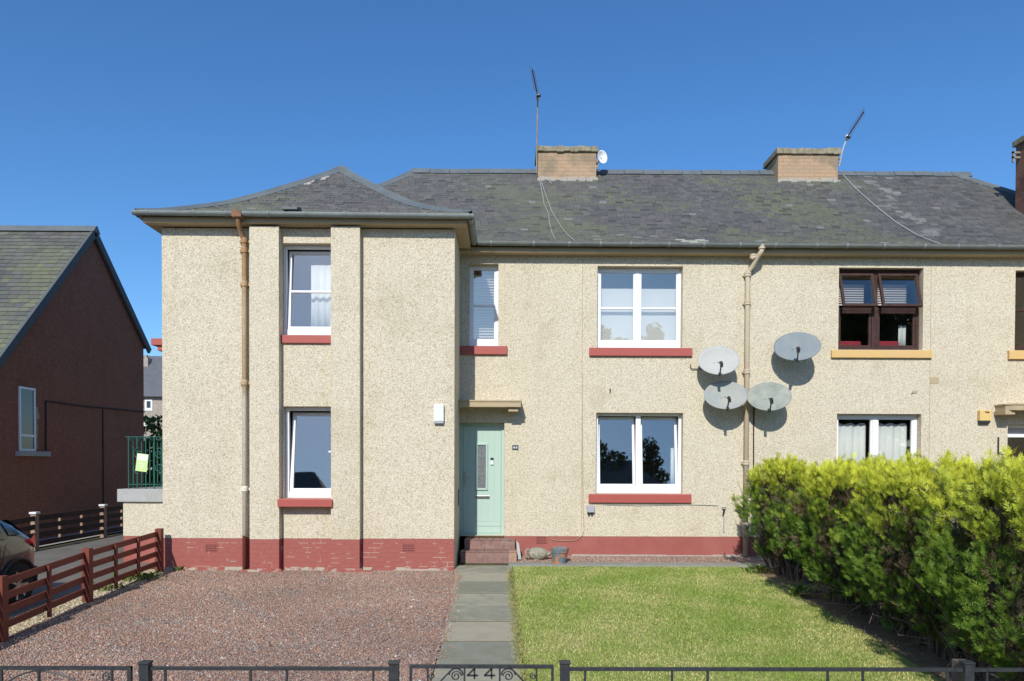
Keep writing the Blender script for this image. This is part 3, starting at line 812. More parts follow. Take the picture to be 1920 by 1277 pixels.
# small lead roof vent near the wing eave, mortar smear on the hip
pv = fwf(fx(548, -1.35, 393), .22)
v = MB(); v.prism([(pv.y - .12, pv.z + .015), (pv.y - .12, pv.z + .055), (pv.y + .12, pv.z + .13), (pv.y + .18, pv.z + .06)], 'x', pv.x - .13, pv.x + .13); v.build('roof_vent', 'lead', roof, bevel=.008)
sm = MB()
for i in range(14):
    u = random.uniform(UA - .75, UA - .38); p = Vector((EW['x0'] + u, EW['y0'] + u, ZW + prof(u)))
    q = p + Vector((random.uniform(.1, .26), 0, .018)); s_ = random.uniform(.02, .05)
    MB().add([q + Vector((s_ * math.cos(k) * random.uniform(.6, 1.6), s_ * math.sin(k), s_ * math.sin(k) * .88 + .004)) for k in (0, 1, 2, 3, 4, 5)], [(0, 1, 2, 3, 4, 5)]).build('mortar_smear', 'mortar', roof, fixn=False)
# soffit boards and gutters
sf = MB()
zs_ = ZW - .045
sf.box(EW['x0'] + .06, EW['x1'] - .06, EW['y0'] + .06, DW + .05, zs_ - .09, zs_ + .01)
sf.box(EW['x1'] - .06, XR - .05, DW + .05, .06, zs_ - .09, zs_ + .01); sf.box(EW['x1'] - .062, XR - .05, -OV + .065, .06, ZM - .138, zs_ - .092)
sf.box(EW['x0'] + .06, XL + .05, DW + .05, 7.3, zs_ - .09, zs_ + .01)
sf.box(EW['x1'] - .06, MIR - XL, -OV + .06, .05, ZM - .14, ZM - .04)
sf.build('soffit', 'soffit', house, bevel=.012)
def gutter(name, p, q, m, r=.062, parent=house, brk=.62):
    p = Vector(p); q = Vector(q); d = (q - p).normalized(); a = Vector((0, 0, 1)).cross(d).normalized()
    n = 10; vs = []
    for e in (p, q):
        for rr in (r, r - .008):
            for k in range(n + 1):
                t = math.pi * k / n
                vs.append(e + a * (rr * math.cos(t)) + Vector((0, 0, -rr * math.sin(t))))
    N = n + 1; fs = []
    for k in range(n):
        fs.append((k, k + 1, 2 * N + k + 1, 2 * N + k)); fs.append((N + k, 3 * N + k, 3 * N + k + 1, N + k + 1))
        fs.append((k, N + k, N + k + 1, k + 1)); fs.append((2 * N + k, 2 * N + k + 1, 3 * N + k + 1, 3 * N + k))
    fs.append((0, 2 * N, 3 * N, N)); fs.append((n, N + n, 3 * N + n, 2 * N + n))
    fs.append(tuple(range(N))); fs.append(tuple(range(2 * N, 3 * N)))
    g = MB().add(vs, fs).build(name, m, parent)
    L = (q - p).length; t = brk * .4
    while t < L:
        b = MB(); c = p + d * t
        ring = []
        for k in range(n + 1):
            th = math.pi * k / n
            for dd in (-.018, .018): ring.append(c + d * dd + a * ((r + .007) * math.cos(th)) + Vector((0, 0, -(r + .007) * math.sin(th))))
        b.add(ring, [(2 * k, 2 * k + 1, 2 * k + 3, 2 * k + 2) for k in range(n)])
        b.obox(c + a * r + Vector((0, 0, .004)), c - a * r + Vector((0, 0, .004)), .03, .012)
        b.build('bracket', 'gutter_grey', g, fixn=False)
        t += brk * random.uniform(.8, 1.25)
    return g
gzz = ZW + .015; yg = EW['y0'] - .03
gutter('gutter', (EW['x0'] - .05, yg, gzz), (EW['x1'] + .06, yg, gzz - .03), 'gutter_grey')
gutter('gutter', (EW['x1'] + .0, yg + .06, gzz - .035), (EW['x1'] + .0, -OV - .03, ZM + .01), 'gutter_grey')
gutter('gutter', (EW['x0'] - .0, yg + .06, gzz - .01), (EW['x0'] - .0, 7.3, gzz - .03), 'gutter_grey')
gutter('gutter', (EW['x1'] + .065, -OV - .03, ZM + .012), (XFW + .1, -OV - .03, ZM - .01), 'gutter_dark', brk=.62)

# ---- downpipes
px_ = fx(459, DW - .06, 750)
dp = MB()
pw = DW - .07
dp.tube([(px_ - .02, yg, gzz - .05), (px_ - .02, yg + .01, gzz - .14), (px_ - .03, yg + .10, gzz - .22), (px_ - .02, pw - .02, gzz - .34), (px_, pw, gzz - .42), (px_, pw, gz(pw) + .02)], .04, 12)
dp = dp.build('downpipe', 'rust_pipe', house, smooth=True)
MB().box(px_ - .10, px_ + .06, yg - .07, yg + .07, gzz - .10, gzz + .012).build('hopper', 'rust_pipe', dp, bevel=.015)
for py in (452, 470, 533, 718, 917):
    z = fz(py, pw, 460)
    b = MB(); b.lathe([(.042, -.04), (.054, -.035), (.054, .03), (.048, .045), (.042, .05)], (px_, pw, z), 14); b.box(px_ - .085, px_ + .085, pw + .02, DW + .002, z - .02, z + .02)
    b.build('collar', 'rust_pipe', dp, smooth=False)
px2 = fx(1400, -.07, 750); pw2 = -.07
d2 = MB(); xo = fx(1428, -.3, 480)
d2.tube([(xo, -OV - .03, ZM - .05), (xo, -OV - .03, ZM - .12), (xo - .04, -OV + .02, ZM - .19), (px2 + .08, -.12, ZM - .34), (px2, pw2, ZM - .44), (px2, pw2, ZM - .6), (px2, pw2, .02)], .045, 12)
d2 = d2.build('downpipe', 'cream_pipe', house, smooth=True)
for py in (470, 485, 515, 568, 697, 868, 985):
    z = fz(py, pw2, 1400); xx, yy = (px2, pw2) if py > 500 else ((xo, -OV - .03) if py == 470 else (xo - .12, -.2))
    b = MB(); b.lathe([(.047, -.04), (.062, -.035), (.062, -.01), (.054, .0), (.062, .01), (.062, .035), (.047, .045)], (xx, yy, z), 14)
    if py > 500: b.box(px2 - .075, px2 + .075, pw2 + .03, .002, z - .02, z + .02)
    b.build('collar', 'cream_pipe', d2)

# ---- chimneys
def chimney(x0, x1, y0, y1, zb, zt, body, cap=.13, co=.05, pots=()):
    c = MB().box(x0, x1, y0, y1, zb, zt - cap).build('chimney', body, house)
    k = MB(); n = 9; k.box(x0 - co + .01, x1 + co - .01, y0 - co + .012, y1 + co - .01, zt - cap + .01, zt - .012)
    for q in range(n):
        xa, xb = x0 - co + (x1 - x0 + 2 * co) * q / n, x0 - co + (x1 - x0 + 2 * co) * (q + 1) / n
        k.box(xa, xb - random.uniform(0, .006), y0 - co + random.uniform(-.012, .01), y1 + co + random.uniform(-.012, .01), zt - cap + random.uniform(-.012, .018), zt + random.uniform(-.014, .01))
    me = k.build('cap', 'stone_cap', c, bevel=.012)
    fl = MB(); x = x0 - .02
    while x < x1:
        s_ = random.uniform(.05, .11); h = random.uniform(.02, .07)
        fl.box(x, x + s_ * 1.4, y0 - random.uniform(.02, .07), y0 + .02, zb + .0, ZM + prof(y0 - EM['y0']) + h); x += s_
    fl.build('flashing_mortar', 'mortar', c, bevel=.01)
    for p in pots:
        MB().lathe([(.05, 0), (.07, .02), (.06, .05), (.085, .07), (.085, .1), (0, .11)], (x0 + (x1 - x0) * p, (y0 + y1) / 2 - .1, zt), 12).build('pot', 'white_plastic', c)
    return c
yc = yr - .38
a = onY(1009, 300, yc); b_ = onY(1118, 300, yc)
c1 = (a.x, b_.x); zc1 = onY(1060, 275, yc).z
chimney(a.x, b_.x, yc, yc + .78, 7.6, zc1, 'chimney_stone')
a2 = onY(1459, 300, yc); b2 = onY(1571, 300, yc); zc2 = onY(1510, 279, yc).z
chimney(a2.x, b2.x, yc, yc + .8, 7.6, zc2, 'chimney_stone', pots=(.32,))
chimney(10.78, 12.2, .75, 2.0, 5.9, 8.62, 'chimney_red')

# ---- windows
def frame_ring(b, x0, x1, z0, z1, y0, y1, wd, wb=None):
    wb = wb or wd
    b.box(x0, x0 + wd, y0, y1, z0, z1); b.box(x1 - wd, x1, y0, y1, z0, z1)
    b.box(x0 + wd, x1 - wd, y0, y1, z1 - wd, z1); b.box(x0 + wd, x1 - wd, y0, y1, z0, z0 + wb)
def pane(x0, x1, z0, z1, y, parent, m='glass', rot=None):
    b = MB(); b.box(x0, x1, y, y + .006, z0, z1)
    return b.build('pane', m, parent)
def window(op, Y, rec, m='upvc', mull=(), trans=None, bot=.075, fr=.05, glassm='glass', sash=.035, vents=True):
    x0, x1, z0, z1 = op; y = Y + rec
    b = MB(); frame_ring(b, x0 + .002, x1 - .002, z0 + .002, z1 - .002, y, y + .07, fr, bot)
    for q in mull: b.box(q - .04, q + .04, y + .002, y + .068, z0 + bot, z1 - fr)
    W = b.build('window', m, house, bevel=.004)
    cuts = [x0 + fr] + [v for q in mull for v in (q - .04, q + .04)] + [x1 - fr]
    for i in range(0, len(cuts), 2):
        a, c = cuts[i] + .001, cuts[i + 1] - .001
        zb, zt = z0 + bot + .001, z1 - fr - .001
        s = MB(); frame_ring(s, a, c, zb, zt, y + .012, y + .06, sash)
        if trans: s.box(a + sash, c - sash, y + .012, y + .06, trans - .017, trans + .017)
        s.build('sash', m, W, bevel=.004)
        if trans:
            pane(a + sash, c - sash, zb + sash, trans - .017, y + .03, W, glassm); pane(a + sash, c - sash, trans + .017, zt - sash, y + .03, W, glassm)
        else:
            pane(a + sash, c - sash, zb + sash, zt - sash, y + .03, W, glassm)
        if vents: MB().box((a + c) / 2 - .14 * min(1, (c - a) * 1.4), (a + c) / 2 + .14 * min(1, (c - a) * 1.4), y - .008, y + .0, z1 - fr + .008, z1 - fr + .03).build('trickle_vent', m, W)
    return W
def tilt_sash(W, a, c, zb, zt, y, ang, m='upvc', glassm='glass', hinge='bottom', sash=.04, trans=None):
    """a sash turned about its bottom (into the room) or its top (outwards)"""
    s = MB(); frame_ring(s, a, c, zb, zt, y + .0, y + .05, sash)
    if trans: s.box(a + sash, c - sash, y, y + .05, trans - .018, trans + .018)
    S = s.build('sash', m, W, bevel=.004)
    panes = []
    if trans: panes = [(zb + sash, trans - .018), (trans + .018, zt - sash)]
    else: panes = [(zb + sash, zt - sash)]
    ps = []
    for p0, p1 in panes: ps.append(pane(a + sash, c - sash, p0, p1, y + .022, W, glassm))
    piv = Vector((0, y, zb if hinge == 'bottom' else zt))
    M = Matrix.Translation(piv) @ Matrix.Rotation(ang, 4, 'X') @ Matrix.Translation(-piv)
    for o in [S] + ps: o.data.transform(M)
    return S
def sill(W, x0, x1, zt, zb, Y, proj, m, back=.1, flush=None):
    MB().prism([(Y - proj, zb), (Y - proj, zt - .004), (Y + back, zt + .012), (Y + back, zb)], 'x', x0, x1).build('sill', m, W, bevel=.006)

REC = .13
# wing, upper: white, tilted sash, curtain behind
x0, x1, z0, z1 = w_up
def ring_window(op, Y, rec, fr, bot, m='upvc'):
    b = MB(); frame_ring(b, op[0] + .002, op[1] - .002, op[2] + .002, op[3] - .002, Y + rec, Y + rec + .07, fr, bot)
    return b.build('window', m, house, bevel=.004)
W1 = ring_window(w_up, DW, REC, .05, .12)
tilt_sash(W1, x0 + .06, x1 - .06, z0 + .125, z1 - .06, DW + REC + .015, R(-4.5), trans=fz(544.5, DW + REC, 575), sash=.05)
sill(W1, pil[0][1] + .002, pil[1][0] - .002, z0 + .004, fz(644, DW, 575), DW, .045, 'red_sill')
# wing, lower: tilted single sash
x0, x1, z0, z1 = w_lo
W2 = ring_window(w_lo, DW, REC, .06, .10)
tilt_sash(W2, x0 + .07, x1 - .06, z0 + .105, z1 - .07, DW + REC + .015, R(-7.3), sash=.055)
MB().box(x1 - .15, x1 - .06, DW + REC - .01, DW + REC + .01, fz(848, DW, 610), fz(846, DW, 610) + .008).build('handle', 'upvc', W2)
b = MB().box(pil[0][1] + .002, pil[1][0] - .002, DW - PQ, DW + .1, fz(949, DW - PQ, 575), fz(935, DW - PQ, 575))
b.box(pil[0][1] - .015, pil[1][0] + .03, DW - PQ - .05, DW - PQ - .001, fz(950, DW - PQ, 575), fz(936, DW - PQ, 575)); b.build('sill', 'red_sill', W2, bevel=.006)
# main, narrow upper
W3 = window(m_nar, 0, .14, trans=fz(573, .15, 905), bot=.12, fr=.045)
sill(W3, fx(863.5, 0, 655), fx(951, 0, 655), fz(649, 0, 905), fz(665, 0, 905), 0, .055, 'red_sill')
# main, upper pair
mx_ = fx(1195, .14, 580)
W4 = window(m_up, 0, .14, mull=(mx_,), trans=fz(578, .15, 1200), bot=.13, fr=.05)
sill(W4, fx(1104.5, 0, 660), fx(1297, 0, 660), fz(652.5, 0, 1200), fz(668, 0, 1200), 0, .055, 'red_sill')
# main, lower pair: both sashes on the tilt
x0, x1, z0, z1 = m_lo
W5 = ring_window(m_lo, 0, .14, .05, .13)
mq = fx(1196.5, .14, 850)
MB().box(mq - .045, mq + .045, .142, .208, z0 + .13, z1 - .05).build('mullion', 'upvc', W5, bevel=.004)
tilt_sash(W5, x0 + .055, mq - .05, z0 + .135, z1 - .055, .155, R(-6.3), sash=.045)
tilt_sash(W5, mq + .05, x1 - .055, z0 + .135, z1 - .055, .155, R(-6.3), sash=.045)
sill(W5, fx(1103.5, 0, 930), fx(1295.5, 0, 930), fz(926.5, 0, 1200), fz(942.5, 0, 1200), 0, .055, 'red_sill')
# right, upper: brown timber, two top-hung sashes pushed open
x0, x1, z0, z1 = r_up
W6 = ring_window(r_up, 0, .13, .055, .06, 'brown_wood')
mq = fx(1640, .13, 600); zt_ = fz(580, .13, 1650)
b = MB().box(mq - .05, mq + .05, .132, .198, z0 + .06, z1 - .055); b.box(x0 + .055, mq - .051, .134, .196, zt_ - .03, zt_ + .03); b.box(mq + .051, x1 - .055, .134, .196, zt_ - .03, zt_ + .03)
b.build('mullion', 'brown_wood', W6, bevel=.004)
for a, c in ((x0 + .06, mq - .055), (mq + .055, x1 - .06)):
    s = MB(); frame_ring(s, a, c, z0 + .062, zt_ - .031, .14, .185, .045); s.build('sash', 'brown_wood', W6, bevel=.004)
    pane(a + .045, c - .045, z0 + .107, zt_ - .076, .16, W6, 'glass_dark')
    tilt_sash(W6, a - .01, c + .01, zt_ - .01, z1 - .075, .11, R(-17), 'brown_wood', 'glass_dark', 'top', .045)
sill(W6, fx(1557.5, 0, 660), fx(1745.5, 0, 660), fz(657, 0, 1650), fz(671.5, 0, 1650), 0, .055, 'cream_sill')
# right, lower: white pair with net curtains
W7 = window(r_lo, 0, .14, mull=(fx(1640, .14, 830),), bot=.12, fr=.06, glassm='glass_clear')
sill(W7, fx(1555, 0, 930), fx(1743, 0, 930), fz(928, 0, 1650), fz(944, 0, 1650), 0, .055, 'cream_sill')
# far right edge: brown upper window
W8 = window(e_up, 0, .13, 'brown_wood', trans=fz(582, .13, 1910), bot=.07, fr=.05, glassm='glass_dark', vents=False)
sill(W8, fx(1889, 0, 660), fx(1889, 0, 660) + .86, fz(657.5, 0, 1905), fz(674, 0, 1905), 0, .055, 'cream_sill')

# ---- doors
x0, x1, z0, z1 = door
yd = .17
fr = MB(); frame_ring(fr, x0 + .002, x1 - .002, z0 + .002, z1 - .002, yd, yd + .08, .055, .03)
fr.build('door_frame', 'mint', house, bevel=.005)
D = MB().box(x0 + .06, x1 - .06, yd + .02, yd + .065, z0 + .035, z1 - .06)
# planked grooves are gaps between raised planks
for i in range(6):
    a = x0 + .065 + (x1 - x0 - .13) * i / 6; c = x0 + .065 + (x1 - x0 - .13) * (i + 1) / 6 - .006
    D.box(a, c, yd + .0155, yd + .021, z0 + .25, z1 - .065)
D.box(x0 + .065, x1 - .066, yd + .0135, yd + .021, z0 + .04, z0 + .24)
D.box(x0 + .065, x1 - .066, yd + .004, yd + .0135, z0 + .17, z0 + .19)
D = D.build('door', 'mint', house, bevel=.002)
gx0, gx1 = fx(895, yd, 870), fx(911.5, yd, 870); gz0, gz1 = fz(916, yd, 905), fz(834, yd, 905)
b = MB(); frame_ring(b, gx0 - .03, gx1 + .03, gz0 - .03, gz1 + .03, yd - .012, yd + .018, .035); b.build('glazing_bead', 'mint', D, bevel=.006)
MB().box(gx0, gx1, yd + .006, yd + .012, gz0, gz1).build('pane', 'obscure_glass', D)
lx0, lx1 = fx(890.5, yd, 932), fx(918, yd, 932); lz = fz(932, yd, 905)
MB().box(lx0, lx1, yd - .002, yd + .016, lz - .028, lz + .028).build('letterbox', 'steel', D, bevel=.006)
MB().box(lx0 + .02, lx1 - .02, yd - .006, yd - .002, lz - .002, lz + .02).build('letter_flap', 'black_plastic', D)
hx, hz = fx(871, yd, 895), fz(897, yd, 871)
b = MB().box(hx - .02, hx + .02, yd - .004, yd + .016, hz - .12, hz + .12); b.tube([(hx, yd, hz + .04), (hx, yd - .045, hz + .04), (hx + .11, yd - .05, hz + .04)], .01, 8); b.build('handle', 'steel', D)
kx, kz = fx(922.5, yd, 865), fz(865, yd, 922)
b = MB().box(kx - .03, kx + .03, yd - .012, yd + .016, kz - .065, kz + .02); b.build('doorbell', 'white_plastic', D, bevel=.006)
MB().box(kx - .028, kx + .028, yd - .016, yd + .016, kz + .021, kz + .068).build('doorbell_camera', 'black_plastic', D, bevel=.006)
# canopies over both doors
def canopy(x0, x1, zt, zb, lampx=None, ch=0):
    b = MB()
    P = .38
    poly = [(x0, 0.02), (x0, -P + ch), (x0 + ch, -P), (x1, -P), (x1, .02)] if ch else [(x0, .02), (x0, -P), (x1, -P), (x1, .02)]
    b.prism(poly, 'z', zb, zt - .03)
    poly2 = [(x + (.015 if x == x1 else -.015 if x == x0 else 0), y - (.015 if y < 0 else 0)) for x, y in poly]
    b.prism(poly2, 'z', zt - .03, zt)
    c = b.build('canopy', 'soffit', house, bevel=.005)
    if lampx is not None:
        MB().box(lampx - .09, lampx + .09, -P + .06, 0, zb - .075, zb).build('bracket', 'soffit', c, bevel=.005)
canopy(fx(856, -.38, 755) - .02, fx(977, -.38, 755), fz(750, -.38, 915), fz(763, -.38, 915), fx(962.5, -.3, 766))
canopy(fx(1866, 0, 760), fx(1866, 0, 760) + 1.15, fz(756, -.38, 1900), fz(769, -.38, 1900), fx(1893, -.3, 768), .1)
# far right door: white framed, glazed
x0, x1, z0, z1 = e_door
W9 = MB(); frame_ring(W9, x0 + .002, x1 - .002, z0 + .002, z1 - .002, .15, .22, .05, .08)
W9.box(x0 + .05, x1 - .05, .152, .218, fz(820, .15, 1900), fz(815, .15, 1900) + .01); W9.box(x0 + .05, x1 - .05, .16, .21, z0 + .08, z0 + .9)
W9 = W9.build('door', 'upvc', house, bevel=.004)
pane(x0 + .05, x1 - .05, z0 + .9, fz(820, .15, 1900), .18, W9, 'glass_dark'); MB().box(x0 + .051, x1 - .051, .185, .195, fz(815, .15, 1900) + .011, z1 - .051).build('top_panel', 'grey_plastic', W9)
# things seen behind the glass of that door
MB().box(x0 + .1, x1 + .3, .5, .52, .46, 1.9).build('inner_screen', 'interior_floor', house)

# ---- front steps, tiled
def steps():
    s0 = onY(870.5, 1030, -.32); s1 = onY(966, 1030, -.32)
    xa, xb = s0.x, s1.x
    za = fz(1012, -.32, 905); zb_ = fz(1034, -.62, 905); zg = gz(-.62) + .0
    S = MB().box(xa + .01, xb - .01, -.31, .17, -.1, za - .014)
    xc, xd = onY(863, 1045, -.62).x, onY(969, 1045, -.62).x
    S.box(xc + .01, xd - .01, -.61, -.31, -.1, zb_ - .014)
    S = S.build('steps', 'mortar', house)
    for (p, q, yf, yb, zt, zl) in ((xa, xb, -.32, .16, za, zb_), (xc, xd, -.62, -.32, zb_, zg - .02)):
        n = 7; stp = (q - p) / n
        for i in range(n):
            m = ['quarry', 'quarry_b', 'quarry'][i % 3] if i < n - 1 or yf > -.5 else 'quarry_c'
            MB().box(p + i * stp + .004, p + (i + 1) * stp - .004, yf - .004, yf + .009, zl + .004, zt - .018).build('tile', m, S, bevel=.002)
            MB().box(p + i * stp + .004, p + (i + 1) * stp - .004, yf - .012, yb - .004, zt - .0138, zt + .001).build('tread_tile', m, S, bevel=.002)
    MB().box(xa + .03, xb - .2, .06, .169, za + .001, za + .03).build('threshold', 'cream_sill', S)
    return xa, xb, xc, xd, za, zb_
st = steps()
# air bricks
def air(px, py, Y):
    p = onY(px, py, Y); b = MB().box(p.x - .105, p.x + .105, p.y - .008, p.y + .03, p.z - .065, p.z + .065)
    o = b.build('air_brick', 'red_paint', house)
    h = MB()
    for j in range(4):
        for i in range(7):
            h.box(p.x - .09 + i * .027, p.x - .09 + i * .027 + .017, p.y - .011, p.y - .0085, p.z - .05 + j * .03, p.z - .05 + j * .03 + .012)
    h.build('vent_holes', 'black_gap', o)
air(396, 1027, DW); air(766, 1027, DW); air(1015, 1012, 0)
p = onY(1752, 713, 0)
o = MB().box(p.x - .08, p.x + .08, -.008, .02, p.z - .055, p.z + .055).build('air_brick', 'soffit', house)
# render movement joints on the main front
jt = MB()
for px, y0_, y1_ in ((1092, 480, 990), (1745, 480, 990)):
    x = fx(px, 0, 600); jt.box(x - .005, x + .005, -.004, .003, PLM + .01, ZE - .1)
jt.build('render_joint', 'wire_pale' if False else 'soffit', house)

# ---- side landing with coping and green railing (left of the wing)
YL = -.75
lx0 = onY(231, 970, YL).x; zc_ = onY(260, 917, YL).z; zb_ = onY(260, 941, YL).z; zp = onY(260, 1005, YL).z
lw = MB().box(lx0, XL - .002, YL, 3.0, zp, zb_).build('landing_wall', 'dash', house)
MB().box(lx0 + .004, XL - .002, YL + .004, 3.0, -.2, zp - .001).build('landing_plinth', 'red_paint', lw)
MB().box(lx0 - .08, XL - .003, YL - .05, 3.02, zb_, zc_).build('coping', 'pale_concrete', lw, bevel=.012)
zt = onY(260, 818, YL).z
rl = MB(); x0 = lx0 + .03
rl.box(x0 - .04, XL - .003, YL + .1, YL + .13, zt - .015, zt); rl.box(x0 - .02, x0 + .01, YL + .13, 2.9, zt - .015, zt)
rl.box(x0, XL - .003, YL + .105, YL + .125, zc_ + .07, zc_ + .085); rl.box(x0 - .012, x0 + .008, YL + .13, 2.9, zc_ + .07, zc_ + .085)
rl = rl.build('railing', 'green_iron', house)
nb = 7
for i in range(nb):
    x = x0 + .01 + i * (XL - x0 - .04) / (nb - 1)
    MB().box(x - .008, x + .008, YL + .107, YL + .123, zc_ - .002, zt - .014).build('baluster', 'green_iron', rl)
for i in range(18):
    y = YL + .3 + i * .15
    MB().box(x0 - .01, x0 + .006, y - .008, y + .008, zc_ - .002, zt - .014).build('baluster', 'green_iron', rl)
def spiral(c, r, turns, t0, sgn, n=26, plane='xz', y=0):
    pts = []
    for i in range(n + 1):
        t = i / n; a = t0 + sgn * turns * 2 * math.pi * t; rr = r * (1 - .8 * t)
        pts.append((c[0] + rr * math.cos(a), y, c[1] + rr * math.sin(a)))
    return pts
sc_ = MB()
for cx, sg in ((x0 + .2, 1), (x0 + .55, -1)):
    for cz, k in ((zc_ + .62, 1), (zc_ + .36, -1)):
        sc_.tube(spiral((cx, cz), .1, 1.4, math.pi / 2 * k, sg * k, y=YL + .09), .008, 6)
for i in range(7):
    cx = x0 + .06 + i * .12; sc_.tube([(cx - .05, YL + .115, zt - .02), (cx, YL + .115, zt - .07), (cx + .05, YL + .115, zt - .02)], .006, 5)
sc_.build('scroll', 'green_iron', rl)
# red canopy of the side door
rcx = MB(); q = onY(283, 642, .6)
rcx.box(q.x, XL - .002, .6, 2.0, q.z - .05, q.z + .08); rcx.box(q.x + .1, XL - .003, .65, 1.95, q.z - .15, q.z - .051)
rcx.build('side_canopy', 'red_sill', house, bevel=.008)

# ------------------------------------------------------------------ soft furnishings behind the glass
def drape(name, x0, x1, z0, z1, y, amp, n, m, label, cat, grp=None, top=None):
    N = n * 8; vs = []
    for i in range(N + 1):
        t = i / N; x = x0 + (x1 - x0) * t
        dy = amp * math.sin(t * n * 2 * math.pi) + amp * .4 * math.sin(t * n * 3.7 + 1)
        zt_ = z1 + (top(t) if top else 0)
        vs += [(x, y + dy, z0), (x, y + dy * .8, (z0 + z1) / 2), (x, y + dy * .5, zt_)]
    b = MB().add(vs, [(3 * i + k, 3 * i + 3 + k, 3 * i + 4 + k, 3 * i + 1 + k) for i in range(N) for k in range(2)])
    o = b.build(name, m, smooth=True, fixn=False)
    md = o.modifiers.new('thick', 'SOLIDIFY'); md.thickness = .003
    return tag(o, label, cat, grp)
drape('curtain', fx(583, DW + .35, 540), w_up[1] - .01, w_up[2] + .1, fz(497, DW + .35, 600), DW + .36, .02, 4, 'sheer', 'white curtain hanging behind the upper wing window', 'curtain')
def roller(x0, x1, z0, z1, y, label):
    b = MB().box(x0, x1, y, y + .004, z0, z1); b.box(x0, x1, y - .006, y + .01, z0 - .02, z0)
    tag(b.build('roller_blind', 'blind'), label, 'blind', 'pale roller blinds')
zb = fz(545, .3, 1200)
roller(m_up[0] + .06, mx_ - .05, m_up[2] - .0, zb + .03, .28, 'pale blind in the left half of the paired upper white window')
roller(mx_ + .05, m_up[1] - .06, m_up[2] - .0, zb + .03, .28, 'pale blind in the right half of the paired upper white window')
def venetian(x0, x1, z0, z1, y, label, n, parent_name='venetian_blind', ang=.5):
    t = thing(parent_name, label, 'blind', ((x0 + x1) / 2, y, z0))
    for i in range(n):
        z = z0 + (z1 - z0) * i / n
        MB().add([(x0, y - .02, z), (x1, y - .02, z), (x1, y + .02, z + .05 * ang * 2), (x0, y + .02, z + .05 * ang * 2)], [(0, 1, 2, 3)]).build('slat', 'slat_blind', t, fixn=False)
    MB().box(x0, x1, y - .02, y + .02, z1, z1 + .03).build('head_rail', 'slat_blind', t)
venetian(m_nar[0] + .05, m_nar[1] - .05, m_nar[2] + .1, fz(520, .3, 905), .29, 'slatted blind behind the narrow white upper window', 24)
mqr = fx(1640, .13, 600)
venetian(r_up[0] + .06, fx(1622, .3, 560), fz(572, .3, 1600), fz(536, .3, 1600), .36, 'slatted blind behind the left open brown sash', 8)
venetian(mqr + .07, fx(1702, .3, 560), fz(572, .3, 1670), fz(536, .3, 1670), .36, 'slatted blind behind the right open brown sash', 8)
tag(MB().box(r_up[0] + .08, fx(1613, .4, 645), .36, .5, r_up[2] - .01, fz(640, .4, 1600)).build('cushion', 'pillow_red', bevel=.03), 'red patterned cushion on the sill behind the left brown pane', 'cushion', 'red cushions')
tag(MB().box(mqr + .04, fx(1684, .4, 645), .36, .5, r_up[2] - .01, fz(640, .4, 1660)).build('cushion', 'pillow_red', bevel=.03), 'red patterned cushion on the sill behind the right brown pane', 'cushion', 'red cushions')
drape('curtain', fx(1686, .34, 620), fx(1700, .34, 620), r_up[2] + .05, fz(610, .34, 1690), .36, .02, 2, 'sheer', 'narrow pale curtain at the right of the brown window', 'curtain')
mid7 = fx(1640, .14, 830)
zt7 = fz(797, .3, 1600)
drape('net_curtain', r_lo[0] + .05, mid7 - .09, r_lo[2], zt7, .3, .02, 5, 'net', 'net curtain in left half of white window above the hedge', 'curtain', 'net curtains', top=lambda t: .04 * abs(math.sin(t * 9)))
drape('net_curtain', mid7 + .04, r_lo[1] - .1, r_lo[2], zt7, .3, .02, 5, 'net', 'net curtain in right half of white window above the hedge', 'curtain', 'net curtains', top=lambda t: .04 * abs(math.sin(t * 9)))
drape('curtain', fx(1258, .5, 880), m_lo[1] + .08, m_lo[2] + .02, fz(840, .5, 1260), .52, .02, 2, 'sheer', 'edge of a pale curtain inside the lower paired white window', 'curtain')

# ------------------------------------------------------------------ wall-mounted things
def box_thing(name, px0, px1, py0, py1, Y, dep, m, label, cat, bev=.01):
    a = onY(px0, py0, Y - dep); b = onY(px1, py1, Y - dep)
    o = MB().box(a.x, b.x, Y - dep, Y - .001, b.z, a.z).build(name, m, bevel=bev)
    return tag(o, label, cat), a, b
ab, a, b = box_thing('alarm_box', 813, 832, 758, 790, DW, .07, 'white_plastic', 'white alarm box mounted on the wing beside the green door', 'alarm box', .012)
MB().box(a.x + .004, b.x - .004, DW - .066, DW - .004, b.z - .035, b.z - .001).build('lens', 'grey_plastic', ab, bevel=.008)
yb, a, b = box_thing('alarm_box', 1838, 1859, 769, 789, 0, .09, 'yellow_plastic', 'yellow alarm box beside the right-hand door canopy', 'alarm box', .012)
MB().prism([(-.085, b.z - .001), (-.005, b.z - .001), (-.005, b.z - .05), (-.06, b.z - .05)], 'x', a.x + .008, b.x - .008).build('lens', 'plate_slate', yb, bevel=.006)
# word on the yellow box: small dark strokes
lt = MB(); cx = (a.x + b.x) / 2 - .02; cz = a.z - .05; yy = -.0925
def seg(bm, x0, z0, x1, z1, r=.0045): bm.obox((cx + x0, yy, cz + z0), (cx + x1, yy, cz + z1), r * 1.8, .003, (0, 1, 0))
seg(lt, 0, .03, .012, .015); seg(lt, .024, .03, .012, .015); seg(lt, .012, .015, .012, 0)
for ox in (.03, .066):
    seg(lt, ox, .018, ox + .014, .018); seg(lt, ox + .014, .018, ox + .014, 0); seg(lt, ox, 0, ox + .014, 0); seg(lt, ox, .009, ox + .014, .009); seg(lt, ox, .009, ox, 0)
seg(lt, .055, .032, .055, 0)
lt.build('lettering', 'black_plastic', yb)
ob, a, b = box_thing('socket_box', 1101, 1115, 948, 961, 0, .08, 'grey_plastic', 'grey outdoor socket box under the lower paired window', 'socket box', .01)
